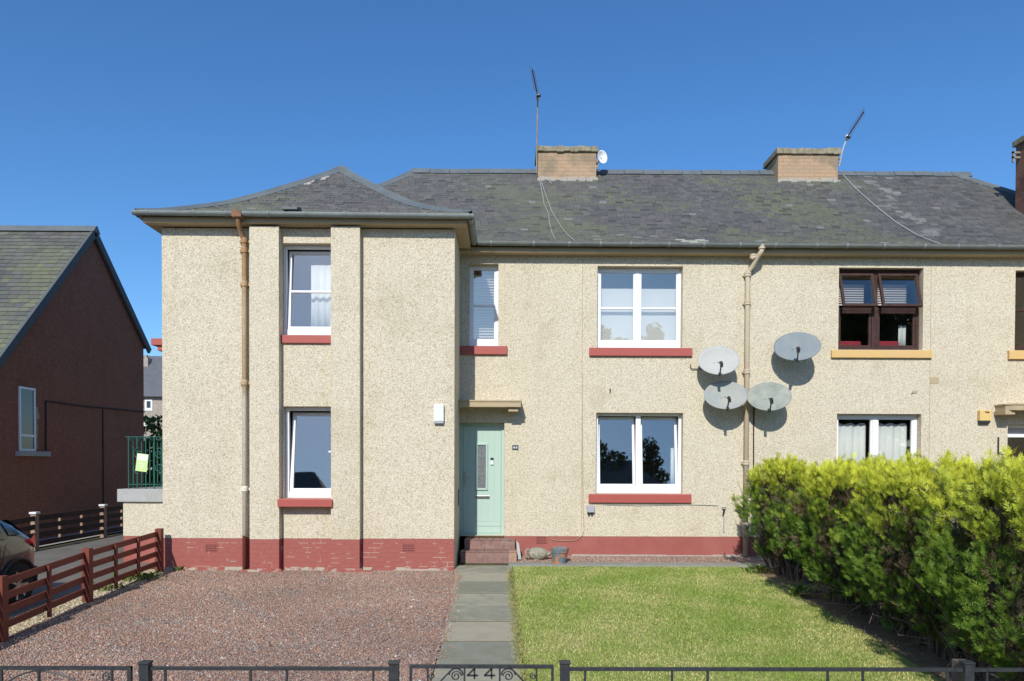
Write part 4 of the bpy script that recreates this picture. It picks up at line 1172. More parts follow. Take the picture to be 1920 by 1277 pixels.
for k in (.03, .09): MB().tube([(a.x + k, -.05, b.z), (a.x + k, -.05, b.z - .035)], .02, 10).build('gland', 'black_plastic', ob)
np_, a, b = box_thing('number_plate', 960.5, 972, 834.5, 843.5, 0, .012, 'plate_slate', 'dark house number plate reading 44 beside the green door', 'house number', .002)
def four(bm, x, z, h, y, r, up=(0, 1, 0), wf=.62):
    w_ = h * wf
    bm.obox((x + w_ * .72, y, z), (x + w_ * .72, y, z + h), r, r * .5, up)
    bm.obox((x + w_ * .76, y, z + h), (x, y, z + h * .33), r, r * .5, up); bm.obox((x - r * .3, y, z + h * .33), (x + w_ * 1.1, y, z + h * .33), r, r * .5, up)
g = MB(); h = (a.z - b.z) * .62; four(g, a.x + .016, b.z + .018, h, -.0145, .009); four(g, a.x + .06, b.z + .018, h, -.0145, .009)
g.build('numeral', 'white_plastic', np_)
mb, a, b = box_thing('meter_pipe', 855.5, 860.5, 917, 948, -.35, .03, 'black_plastic', 'narrow black box on the shaded side wall beside the door', 'pipe box', .004)
mb.location.x = 0
# hooks and bracket
p = onY(1144, 732, 0); tag(MB().tube([(p.x, .0, p.z + .03), (p.x, -.05, p.z + .02), (p.x - .02, -.06, p.z - .02)], .01, 6).build('wall_hook', 'black_iron'), 'small black hook on the bare wall between paired windows', 'hook')
p = onY(1712, 735, 0); tag(MB().tube([(p.x - .03, .0, p.z - .05), (p.x - .03, -.04, p.z), (p.x + .06, -.05, p.z + .02)], .008, 6).build('wall_hook', 'mast_metal'), 'rusty hook on the wall below the brown window', 'hook')
p = onY(1871, 840, 0)
t = thing('hanging_bracket', 'black iron hanging basket bracket beside the right-hand door', 'bracket', (p.x, 0, p.z - .25))
MB().box(p.x - .012, p.x + .012, -.02, .0, p.z - .14, p.z + .2).build('back_plate', 'black_iron', t)
MB().tube([(p.x, -.01, p.z - .1), (p.x + .1, -.15, p.z - .02), (p.x + .22, -.3, p.z + .1)], .009, 6).build('arm', 'black_iron', t)
p = onY(1355, 957, 0)
t = thing('wall_tap', 'thin grey standpipe with a tap on the wall near the hedge', 'tap', (p.x, -.03, 0))
MB().tube([(p.x + .015, -.03, PLM), (p.x + .015, -.03, p.z - .05)], .01, 6).build('pipe', 'grey_plastic', t)
b = MB(); b.tube([(p.x, -.03, p.z - .09), (p.x + .02, -.05, p.z + .02), (p.x - .01, -.08, p.z + .0)], .016, 7); b.tube([(p.x - .03, -.05, p.z + .05), (p.x + .05, -.05, p.z + .05)], .01, 6); b.build('tap_head', 'black_iron', t)
# cables on the walls
def cable(name, pts, r, m, label, cat='cable'):
    return tag(MB().tube(pts, r, 6).build(name, m, smooth=True), label, cat)
q = [onY(x, y, -.012) for x, y in ((1032, 1010), (1040, 1013), (1060, 1014), (1080, 1013), (1092, 1004), (1095, 995), (1093, 950), (1092, 800), (1092, 700))]
cable('cable', q, .006, 'soffit', 'thin cream cable looping over the red plinth from the air brick')
q = [onY(x, y, -.012) for x, y in ((1130, 946), (1200, 948), (1290, 946), (1345, 948))]
cable('cable', q, .006, 'wire_pale', 'pale cable running under the lower paired window sill')
q = [onY(x, y, -.015) for x, y in ((1414, 758), (1413, 800), (1413, 870), (1412, 960))]
cable('cable', q, .012, 'brown_wood', 'brown cable dropping from the dishes beside the downpipe')

# satellite dishes
def dish(px, py, off, wid, hgt, nrm, roll, m, label, Y=0, lnb=True, group='satellite dishes on the wall', armdown=True, name='satellite_dish', pole=None):
    c = onY(px, py, Y - off)
    n = Vector(nrm).normalized()
    xa = Vector((0, 0, 1)).cross(n) * -1; xa.normalize(); xa = -xa if xa.x < 0 else xa
    za = n.cross(xa); za = -za if za.z < 0 else za
    Rm = Matrix.Rotation(roll, 3, n); xa = Rm @ xa; za = Rm @ za
    t = thing(name, label, 'satellite dish', (c.x, Y, c.z), group)
    N = 40; rings = 7; vs = []; fs = []; dep = .07
    for side in (0, 1):
        for i in range(rings + 1):
            r = i / rings
            for k in range(N):
                a = 2 * math.pi * k / N
                vs.append(c + xa * (wid / 2 * r * math.cos(a)) + za * (hgt / 2 * r * math.sin(a)) + n * (dep * (r * r - 1) - side * .012))
    L = (rings + 1) * N
    for side in (0, 1):
        for i in range(rings):
            for k in range(N):
                f = (side * L + i * N + k, side * L + i * N + (k + 1) % N, side * L + (i + 1) * N + (k + 1) % N, side * L + (i + 1) * N + k)
                fs.append(f if side == 0 else f[::-1])
    for k in range(N): fs.append((rings * N + k, rings * N + (k + 1) % N, L + rings * N + (k + 1) % N, L + rings * N + k))
    MB().add(vs, fs).build('reflector', m, t, smooth=True, fixn=False)
    bk = c - n * (dep + .012)
    if lnb:
        low = c - za * (hgt * .5) - n * .01
        tip = c - za * (hgt * .46) + n * .30
        MB().obox(bk - za * (hgt * .3) - n * .02, low - za * .02, .03, .02).build('arm', 'black_plastic', t)
        MB().obox(low - za * .02, tip - n * .05, .022, .022).build('arm', 'aerial_metal', t)
        d = (c + za * .05 - tip).normalized()
        b = MB(); b.tube([tip - d * .03, tip + d * .03, tip + d * .07, tip + d * .08], [.022, .028, .034, .03], 10); b.box(tip.x - .022, tip.x + .022, tip.y - .03, tip.y + .02, tip.z - .06, tip.z)
        b.build('receiver', 'black_plastic', t)
        h = MB()
        for ox, oz in ((-.07, .0), (.07, .0)):
            pp = c + xa * ox + za * (oz - .02) - n * (dep * (1 - (.07 / (wid / 2)) ** 2)) + n * .003
            h.lathe([(0, .004), (.011, .002), (.011, -.004)], pp, 8)
        h.build('bolt', 'black_plastic', t)
    wp = Vector((c.x, Y, c.z - .04)) if pole is None else Vector(pole)
    b = MB(); b.tube([bk + n * .02, bk - n * .06 - Vector((0, 0, .03)), Vector((wp.x, wp.y - .05, wp.z)), wp], .018, 8)
    b.box(wp.x - .05, wp.x + .05, wp.y - .012, wp.y - .001, wp.z - .1, wp.z + .1)
    b.build('wall_bracket', 'mast_metal', t)
    return t
dish(1347.5, 675, .36, .735, .62, (-.16, -1, .50), 0, 'dish_white', 'pale whitish satellite dish beside the upper red sill, upper left of the cluster')
dish(1494.5, 649, .40, .80, .62, (-.34, -1, .55), 0, 'dish_blue', 'blue-grey satellite dish under the brown window, highest of the four')
dish(1361, 740.5, .36, .775, .60, (-.14, -1, .52), 0, 'dish_grey', 'light blue-grey satellite dish left of the downpipe, lowest left of the cluster')
dish(1442, 743, .36, .775, .60, (-.24, -1, .52), 0, 'dish_stained', 'stained greenish-grey satellite dish right of the cream downpipe')
p = onY(1294, 690, 0); tag(MB().tube([(p.x, -.03, p.z + .06), (p.x + .0, -.03, p.z), (p.x + .03, -.03, p.z - .02), (p.x + .22, -.02, p.z - .02)], .009, 6).build('dish_strut', 'aerial_metal'), 'bent metal rod sticking out left of the pale dish', 'rod')
cY = yc
t = dish(1130, 294, .0, .25, .31, (.45, -1, .1), 0, 'white_plastic', 'small white dish fixed to the right side of the left chimney', Y=cY - .06, lnb=False, group=None, pole=(c1[1] + .0, cY + .05, onY(1118, 305, cY).z))

# aerials
def aerial(mast, boom0, boom1, label, cable_pts=None, stand=None, elems=9, side=(0, 1, 0)):
    t = thing('tv_aerial', label, 'aerial', mast[0])
    MB().tube(mast, .017, 8).build('mast', 'mast_metal' if stand is None else 'wire_pale', t)
    b0, b1 = Vector(boom0), Vector(boom1); d = (b1 - b0).normalized()
    MB().obox(b0, b1, .02, .02).build('boom', 'aerial_metal', t)
    s = Vector(side); s = (s - d * s.dot(d)).normalized()
    L = (b1 - b0).length
    for i in range(elems):
        p = b0 + d * (L * (.2 + .8 * i / (elems - 1)))
        hl = .16 - .04 * i / elems
        MB().tube([p - s * hl, p + s * hl], .006, 5).build('element', 'aerial_metal', t)
    p = b0 + d * .06; e = d.cross(s)
    MB().obox(p - e * .05 - s * .06, p + e * .05 - s * .06, .012, .08, tuple(d)).build('reflector', 'aerial_metal', t)
    q = b0 + d * .02; MB().box(q.x - .04, q.x + .04, q.y - .04, q.y + .03, q.z - .07, q.z + .04).build('junction', 'white_plastic', t, bevel=.01)
    return t
m0 = onY(1006, 325, cY - .08); m1 = onY(1008.5, 172, cY - .08)
aerial([m0, m1], onY(1008.5, 182, cY - .09), onY(998, 130, cY - .75), 'tall rooftop aerial on a mast at the left chimney')
m0 = onY(1573.5, 312, cY + .25); m1 = onY(1592, 252, cY + .2)
t2 = aerial([m0, onY(1579, 284, cY + .2), onY(1586, 264, cY + .2), m1], onY(1588, 258, cY + .2), onY(1620, 209, cY - .5), 'tilted aerial on a bent pole at the right end of the wide chimney', stand=1)
b = MB()
for z in (298, 305): q = onY(1575, z, cY + .3); b.box(b2.x - .01, q.x + .04, q.y - .02, q.y + .02, q.z - .015, q.z + .015)
b.build('clamp', 'mast_metal', t2)
b = MB()
for z in (296, 305): q = onX(1886, z, 10.66); b.box(10.62, 10.79, 1.86, 1.9, q.z - .02, q.z + .02)
b.box(10.62, 10.65, 1.86, 1.9, q.z - .1, q.z + .14)
tag(b.build('aerial_clamp', 'mast_metal'), 'rusty aerial bracket on the dark brick chimney at right edge', 'bracket')

# wires lying on the slates
def roof_pt(px, py):
    d = ray(px, py); lo, hi = 13.0, 17.6
    for _ in range(40):
        m_ = (lo + hi) / 2; p = CAM + d * (m_ / d.y)
        if p.z < ZM + prof(p.y - EM['y0']): lo = m_   # still below the slope -> farther
        else: hi = m_
        # seen from below the roof surface rises with depth
    return p
def roof_pt2(px, py):
    d = ray(px, py); best = None
    for k in np.linspace(13.2, 17.2, 1500):
        p = CAM + d * (k / d.y)
        e = p.z - (ZM + prof(p.y - EM['y0']))
        if best is None or abs(e) < best[0]: best = (abs(e), p)
    return best[1] + Vector((0, -.01, .03))
def roof_wire(pts, r, m, label):
    P = [roof_pt2(*q) for q in pts]; o = []
    for i in range(len(P) - 1):
        for k in range(4): o.append(P[i].lerp(P[i + 1], k / 4))
    return tag(MB().tube(o + [P[-1]], r, 6).build('roof_cable', m), label, 'cable')
roof_wire([(1008, 328), (1014, 350), (1020, 385), (1029, 405), (1030, 420), (1035, 440), (1041, 452)], .0052, 'wire_pale', 'pale cable running down the slates from the left chimney, left one')
roof_wire([(1010, 328), (1022, 365), (1035, 400), (1050, 425), (1062, 442), (1078, 455)], .0052, 'wire_pale', 'pale cable running down the slates from the left chimney, right one')
roof_wire([(1019, 327), (1026, 338), (1034, 347)], .007, 'wire_pale', 'short loose cable end beside the left chimney foot')
roof_wire([(1575, 322), (1584, 335), (1605, 357), (1640, 388), (1680, 420), (1720, 444), (1760, 460), (1782, 468)], .0075, 'wire_pale', 'thick white cable sweeping down the slates from the wide chimney')

# ------------------------------------------------------------------ pots by the steps
p = onG(1049, 1057)
pot = thing('flower_pot', 'blue-grey painted plant pot with flaking terracotta rim on the border gravel', 'plant pot', p)
s_ = .165
MB().lathe([(0, 0), (.105, 0), (.112, .008), (.143, .19), (.153, .20), (.166, .27), (.166, .282), (.160, .288), (.150, .282), (.142, .21), (.128, .20)], p, 28).build('body', 'pot_paint', pot, smooth=False)
MB().lathe([(.0, .205), (.07, .212), (.135, .2)], p, 20).build('compost', 'terracotta', pot)
p = onG(1008, 1050)
orn = thing('stone_ornament', 'weathered stone teapot-shaped ornament lying beside the front steps', 'ornament', p)
b = MB(); prof_ = [(0, -.165), (.06, -.16), (.10, -.12), (.115, -.05), (.118, .03), (.105, .10), (.07, .15), (.045, .18), (.038, .22), (.04, .235), (0, .236)]
b.lathe(prof_, (p.x + .0, p.y, p.z + .115), 18, 'x'); b = b.build('body', 'ornament_stone', orn, smooth=True)
MB().tube([(p.x - .15, p.y - .02, p.z + .17), (p.x - .185, p.y - .02, p.z + .20), (p.x - .215, p.y - .02, p.z + .17), (p.x - .215, p.y - .02, p.z + .10), (p.x - .19, p.y - .02, p.z + .05), (p.x - .14, p.y - .02, p.z + .05)], .02, 8).build('handle', 'ornament_stone', orn, smooth=True)
MB().tube([(p.x + .12, p.y - .02, p.z + .1), (p.x + .2, p.y - .03, p.z + .11), (p.x + .25, p.y - .03, p.z + .15)], [.04, .026, .022], 8).build('spout', 'ornament_stone', orn, smooth=True)
MB().lathe([(.0, -.02), (.07, -.02), (.075, .03), (.05, .05)], (p.x - .02, p.y, p.z + .01), 14).build('foot', 'ornament_stone', orn)
q0 = onY(968, 1014, -.35); q1 = onY(978, 1052, -.5)
b = MB(); b.add([(q0.x, -.3, q0.z), (q0.x + .05, -.34, q0.z - .05), (q1.x, -.5, .0), (q1.x - .08, -.5, .0), (q0.x + .0, -.24, q0.z), (q0.x + .05, -.26, q0.z - .05), (q1.x, -.42, -.01), (q1.x - .08, -.42, -.01)], [(3, 2, 1, 0), (4, 5, 6, 7), (0, 1, 5, 4), (1, 2, 6, 5), (2, 3, 7, 6), (3, 0, 4, 7)])
tag(b.build('broken_slab', 'pale_concrete', bevel=.01), 'broken piece of pale slab leaning against the side of the steps', 'slab')

# ------------------------------------------------------------------ sign tied to the green railing
a = onY(250, 851, YL - .0); b = onY(275, 884, YL - .0); cx, cz = (a.x + b.x) / 2, (a.z + b.z) / 2
t = thing('railing_sign', 'tilted lime green sign with white stripes tied to the green railing', 'sign', (cx, YL + .07, cz - .16))
T = Matrix.Translation((cx, YL + .07, cz)) @ Matrix.Rotation(R(7), 4, 'Y')
def sp(name, x0, x1, z0, z1, y, m):
    o = MB().box(x0, x1, y - .002, y + .002, z0, z1).build(name, m, t); o.data.transform(T); return o
sp('board', -.1, .1, -.155, .155, 0, 'sign_lime'); sp('panel', -.095, .095, .03, .15, -.005, 'sign_pale')
for i, z in enumerate((-.03, -.07, -.105)): sp('lettering', -.05 + .01 * i, .06 - .012 * i, z, z + .016, -.005, 'sign_pale')

# ------------------------------------------------------------------ red timber fence
XF = -5.60
def xf(y): return float(np.interp(y - CAM.y, [6.1, 7.96, 9.72, 11.95], [-5.46, -5.53, -5.60, -5.70]))
fen = thing('timber_fence', 'red-brown timber ranch fence with four rails along the gravel', 'fence', (XF, -4, gz(-4)))
posts = [11.93, 9.72, 7.96, 6.15]
for d in posts:
    y = CAM.y + d
    MB().box(xf(y) - .05, xf(y) + .05, y - .05, y + .05, gz(y) - .15, gz(y) + .72).build('post', 'red_timber', fen, bevel=.006)
def yz(d): return CAM.y + d
for i in range(3):
    ya, yb_ = yz(posts[i]) - .052, yz(posts[i + 1]) + .052
    for k in range(4):
        za, zb2 = gz(ya) + .155 + k * .16, gz(yb_) + .155 + k * .16
        MB().obox((xf(ya) - .02, ya, za), (xf(yb_) - .02, yb_, zb2), .022, .082).build('rail', 'red_timber', fen, bevel=.003)
    fr_ = (1 / 3, 2 / 3) if i == 0 else (.5,)
    for f_ in fr_:
        y = ya + (yb_ - ya) * f_
        MB().box(xf(y) - .007, xf(y) + .022, y - .028, y + .028, gz(y) + .03, gz(y) + .66).build('batten', 'red_timber', fen, bevel=.003)
MB().obox((xf(-1.6) + .0, yz(posts[0]), gz(-1.6) + .0), (xf(-7.3) + .0, yz(posts[3]), gz(-7.3) + .0), .03, .07).build('gravel_board', 'dark_timber', fen)

# darker fence beyond the neighbour's drive
XD = -9.2
fd = thing('timber_fence', 'dark shaded ranch fence with pale post caps beside the brown house', 'fence', (XD, 2, gz(2)))
dps = [10.2, 14.2, 16.6, 18.9]
dps = [11.8, 14.2, 16.6, 19.0]
for d in dps:
    y = CAM.y + d; h = .70
    MB().box(XD - .05, XD + .05, y - .05, y + .05, gz(y) - .1, gz(y) + h).build('post', 'pale_timber', fd)
    MB().box(XD - .07, XD + .07, y - .07, y + .07, gz(y) + h, gz(y) + h + .04).build('post_cap', 'white_plastic', fd, bevel=.01)
for i in range(len(dps) - 1):
    ya, yb_ = CAM.y + dps[i] + .052, CAM.y + dps[i + 1] - .052
    for k in range(4):
        MB().obox((XD + .03, ya, gz(ya) + .12 + k * .165), (XD + .03, yb_, gz(yb_) + .12 + k * .165), .022, .1).build('rail', 'dark_timber', fd)
    for f_ in (1 / 3, 2 / 3):
        y = ya + (yb_ - ya) * f_; MB().box(XD - .03, XD + .016, y - .03, y + .03, gz(y) + .08, gz(y) + .62).build('batten', 'pale_timber', fd)

# ------------------------------------------------------------------ neighbour's brown gabled house
XG = -10.2
ap = onX(172, 428, XG); re = onX(273, 646, XG); fe = onX(0, 660, XG)
sl_ = (fe.z - ap.z) / (fe.y - ap.y); fy = ap.y - (ap.z - 2.6) / sl_; 
nh = thing('house', 'dark brown rendered house with steep slate gable at the left', 'house', (XG - 4, ap.y, 0))
ry = re.y - .12
gw = MB().prism([(fy + .3, -.3), (ry, -.3), (ry, re.z - .05), (ap.y, ap.z - .14), (fy + .3, 2.6 + .1)], 'x', XG - 9, XG)
gw.build('wall', 'brown_dash', nh)
rb = MB(); N_ = []
vf = Vector((0, fy - ap.y, 2.6 - ap.z)).normalized(); vr = Vector((0, re.y - ap.y, re.z - ap.z)).normalized()
Lf = math.hypot(fy - ap.y, 2.6 - ap.z); Lr = math.hypot(re.y - ap.y, re.z - ap.z) + .12
rb.add([(XG - 9.2, ap.y, ap.z - .03), (XG + .1, ap.y, ap.z - .03), (XG + .1, ap.y + vf.y * Lf, ap.z - .03 + vf.z * Lf), (XG - 9.2, ap.y + vf.y * Lf, ap.z - .03 + vf.z * Lf)], [(0, 1, 2, 3)])
rb.add([(XG - 9.2, ap.y, ap.z - .03), (XG + .1, ap.y, ap.z - .03), (XG + .1, ap.y + vr.y * Lr, ap.z - .03 + vr.z * Lr), (XG - 9.2, ap.y + vr.y * Lr, ap.z - .03 + vr.z * Lr)], [(3, 2, 1, 0)])
nroof = rb.build('roof', 'deck', nh, fixn=False)
cand = []
nf = Vector((0, vf.z, -vf.y)); nf = -nf if nf.z < 0 else nf
ex = .155
for i in range(int(Lf / ex)):
    s0 = i * ex; x = XG + .09 + random.random() * .2
    while x > XG - 5.2:
        wv = .215 * random.uniform(.85, 1.15); x1_, x0_ = min(x, XG + .09), x - wv + .006
        x -= wv
        A = Vector((0, ap.y, ap.z - .02)) + vf * (s0 - .02 if i else 0); B = Vector((0, ap.y, ap.z - .02)) + vf * (s0 + ex + random.uniform(-.006, .006))
        lift = nf * random.uniform(.014, .022)
        vs = [Vector((x0_, B.y, B.z)) + lift, Vector((x1_, B.y, B.z)) + lift, Vector((x1_, A.y, A.z)) + nf * .003, Vector((x0_, A.y, A.z)) + nf * .003,
              Vector((x0_, B.y, B.z)), Vector((x1_, B.y, B.z))]
        g_ = .75 if B.z < 6.8 else .35
        c_ = np.array(random.choice(PALS)) * random.uniform(.9, 1.25)
        gg = max(0, min(1, .45 + .5 * math.sin(x * 2.1 + B.z * 1.3) * math.sin(B.z * 1.7 + 1) + random.gauss(0, .25))) * g_
        c_ = c_ * (1 - gg) + np.array((.175, .19, .095)) * gg
        cand.append(((B - CAM).length if x1_ > XG - 2.6 else 99, vs, [(0, 1, 2, 3), (4, 5, 1, 0)], tuple(c_)))
cand.sort(key=lambda s: s[0])
for pr, vs, fs, c in cand[:260]: MB().add(vs, fs, c).build('slate', 'slate', nroof, color=True, fixn=False)
rs = MB()
for pr, vs, fs, c in cand[260:]: rs.add(vs, fs, c)
stuff(rs.build('slates', 'slate', nroof, color=True, fixn=False))
mat('verge', (.10, .115, .12), .7, .2)
for v_, L_ in ((vf, Lf), (vr, Lr)):
    p0 = Vector((XG + .07, ap.y, ap.z - .10)); MB().obox(p0, p0 + v_ * L_, .06, .17, (1, 0, 0) if False else (0, 0, 1)).build('verge_board', 'verge', nroof)
MB().prism([(ap.y - .15, ap.z - .11), (ap.y - .03, ap.z + .05), (ap.y + .03, ap.z + .05), (ap.y + .15, ap.z - .11)], 'x', XG - 9, XG + .13).build('ridge_cap', 'lead', nroof)
# gable window
q0 = onX(34, 724, XG); q1 = onX(65, 846, XG)
y0_, y1_, z0_, z1_ = q0.y, q1.y, q1.z, q0.z
nw = MB(); d = .045
nw.box(XG - .02, XG + .03, y0_, y0_ + d, z0_, z1_); nw.box(XG - .02, XG + .03, y1_ - d, y1_, z0_, z1_); nw.box(XG - .02, XG + .03, y0_ + d, y1_ - d, z1_ - d, z1_); nw.box(XG - .02, XG + .03, y0_ + d, y1_ - d, z0_, z0_ + d)
nw.box(XG - .02, XG + .03, y0_ + d, y1_ - d, z0_ + .3, z0_ + .35)
nw = nw.build('window', 'upvc', nh)
MB().box(XG + .006, XG + .012, y0_ + d, y1_ - d, z0_ + .35, z1_ - d).build('pane', 'car_glass', nw); MB().box(XG + .006, XG + .012, y0_ + d, y1_ - d, z0_ + d, z0_ + .3).build('pane', 'car_glass', nw)
MB().box(XG - .02, XG + .09, y0_ - .1, y1_ + .42, z0_ - .11, z0_ - .005).build('sill', 'pale_concrete', nw, bevel=.01)
pch = MB()
for i in range(7): pch.box(XG - .01, XG + .004 + .0005 * i, y1_ + .0, y1_ + random.uniform(.06, .16), z0_ + .05 + i * .13, z0_ + .05 + (i + 1) * .13)
pch.build('render_patch', 'mortar', nh)
q = [onX(x, y, XG + .015) for x, y in ((86, 845), (86, 752), (160, 762), (271, 772))]
b = MB().tube(q, .018, 6); q = [onX(x, y, XG + .015) for x, y in ((193, 768), (194, 945))]; b.tube(q, .014, 6); b.build('cable', 'wire_dark', nh)

# ------------------------------------------------------------------ distant pale house in the gap + bush
def far_house():
    Y = 48.0
    P = lambda x, y, Y_=Y: onY(x, y, Y_)
    a = P(262, 745); b = P(312, 745)
    x0, x1 = a.x - 6, b.x + 6
    t = thing('house', 'distant pale house with dark slate roof seen in the gap between houses', 'house', (a.x, Y + 4, gz(Y)))
    ze = P(285, 742).z; zr_ = P(285, 688).z + .9
    MB().box(x0, x1, Y, Y + 8, -.5, ze).build('wall', 'far_dash', t)
    mat('far_slate', (.11, .115, .13), .7, .2, noise=(1.5, .6, (.15, .15, .16)))
    r = MB().prism([(Y - .4, ze - .1), (Y + 4, zr_ + .6), (Y + 8.4, ze - .1)], 'x', x0 - .3, x1 + .3).build('roof', 'far_slate', t)
    c = P(274, 688, Y + 3.2); MB().box(c.x - .45, c.x + .35, Y + 2.8, Y + 3.8, zr_ - 1.5, P(274, 672, Y + 3.2).z).build('chimney', 'far_dash', r)
    MB().box(c.x - .15, c.x + .1, Y + 3.1, Y + 3.4, P(274, 672, Y + 3.2).z, P(274, 668, Y + 3.2).z + .1).build('pot', 'far_dash', r)
    p0, p1 = P(272, 749), P(286, 770)
    w_ = MB(); frame_ring(w_, p0.x, p1.x, p1.z, p0.z, Y - .04, Y + .03, .14, .22); w_ = w_.build('window', 'upvc', t)
    MB().box(p0.x + .14, p1.x - .14, Y - .02, Y - .01, p1.z + .22, p0.z - .14).build('pane', 'car_glass', w_)
    p0, p1 = P(268, 787), P(283, 800)
    MB().box(p0.x, p1.x, Y - .1, Y + .03, p1.z + .05, p0.z - .05).build('sill', 'upvc', t)
far_house()

# ------------------------------------------------------------------ foliage tools
def leaf_cloud(name, centres, radii, n, size, pal, parent, m='foliage', flat=.8):
    centres = np.array(centres); radii = np.array(radii)
    wgt = radii ** 2; idx = rng.choice(len(centres), n, p=wgt / wgt.sum())
    v = rng.normal(size=(n, 3)); v /= np.linalg.norm(v, axis=1)[:, None]
    r = rng.uniform(.55, 1.05, n) ** .6
    P = centres[idx] + v * (radii[idx] * r)[:, None] * np.array([1, 1, flat])
    a = rng.normal(size=(n, 3)); a /= np.linalg.norm(a, axis=1)[:, None]
    b = np.cross(a, rng.normal(size=(n, 3))); b /= np.linalg.norm(b, axis=1)[:, None]
    s = size * rng.uniform(.6, 1.3, n)[:, None]
    V = np.stack([P - a * s, P + b * s * .5, P + a * s, P - b * s * .5], 1).reshape(-1, 3)
    Fc = np.arange(n * 4).reshape(-1, 4)
    pal = np.array(pal); C = pal[rng.integers(0, len(pal), n)] * rng.uniform(.7, 1.25, (n, 1))
    return raw_mesh(name, V, Fc, 4, m, np.repeat(C, 4, 0), parent)
def tree(loc, h, rad, label, pal, n=5000, group=None, name='tree', size=.16, conif=False):
    t = thing(name, label, 'tree', loc, group); L = Vector(loc)
    tr = MB(); tr.tube([L - Vector((0, 0, .3)), L + Vector((.1, 0, h * .35)), L + Vector((0, .1, h * .8))], [h * .028, h * .02, h * .006], 9)
    cs, rr = [], []
    for i in range(48):
        f = (i + random.random()) / 48 * .82 + .18; a = random.uniform(0, 6.28)
        prof_r = (1 - f) * 1.05 + .16 if conif else math.sin(min(1, f) * 2.6 + .25)
        d = rad * prof_r * random.uniform(.3, .85)
        c = L + Vector((math.cos(a) * d, math.sin(a) * d, h * f * .95))
        cs.append(c); rr.append(rad * (.2 + .16 * random.random()) * (prof_r * .6 + .4))
        tr.tube([L + Vector((0, 0, h * f * .6)), c], [h * .009, .01], 5)
    tr.build('trunk', 'bark', t)
    leaf_cloud('crown', cs, rr, n, size, pal, t)
    return t
GRN = [(.05, .085, .02), (.075, .12, .03), (.1, .15, .035), (.04, .07, .02)]
q = onY(284, 905, 9.0)
bush = thing('bush', 'leafy green bush behind the green railing between the houses', 'bush', (q.x - .3, 9.0, gz(9)))
cs, rr = [], []
for i in range(22):
    cs.append((q.x + random.uniform(-1.3, 1.6), 9 + random.uniform(-.8, .8), gz(9) + random.uniform(.3, 3.1))); rr.append(random.uniform(.35, .6))
b = MB()
for c in cs[:10]: b.tube([(q.x, 9, gz(9) - .1), ((q.x + c[0]) / 2, 9, c[2] * .5), c], [.05, .03, .008], 5)
b.build('stem', 'bark', bush)
leaf_cloud('foliage', cs, rr, 6500, .085, [(.10, .16, .03), (.15, .22, .045), (.07, .12, .025), (.2, .26, .06)], bush)

# ------------------------------------------------------------------ golden conifer hedge
def frond_variants(k=5):
    out = []
    for _ in range(k):
        quads = []
        def leaf(p, d, l, wv):
            s = np.array([-d[1], d[0]]); quads.append([p, p + d * l * .5 + s * wv, p + d * l, p + d * l * .5 - s * wv])
        leaf(np.array([0, 0.]), np.array([0, 1.]), 1.0, .035)
        for i in range(6):
            f = .12 + .13 * i + random.uniform(-.03, .03); sg = 1 if i % 2 else -1
            a = sg * R(random.uniform(20, 34)); d = np.array([math.sin(a), math.cos(a)])
            l = (.6 - .32 * f) * random.uniform(.8, 1.15); leaf(np.array([0, f]), d, l, .034)
            if i < 4:
                p = np.array([0, f]) + d * l * .4; a2 = a + sg * R(34); leaf(p, np.array([math.sin(a2), math.cos(a2)]), l * .5, .028)
        out.append(np.array(quads))
    return out
FV = frond_variants()
def unit(a): return a / (np.linalg.norm(a, axis=-1, keepdims=True) + 1e-9)
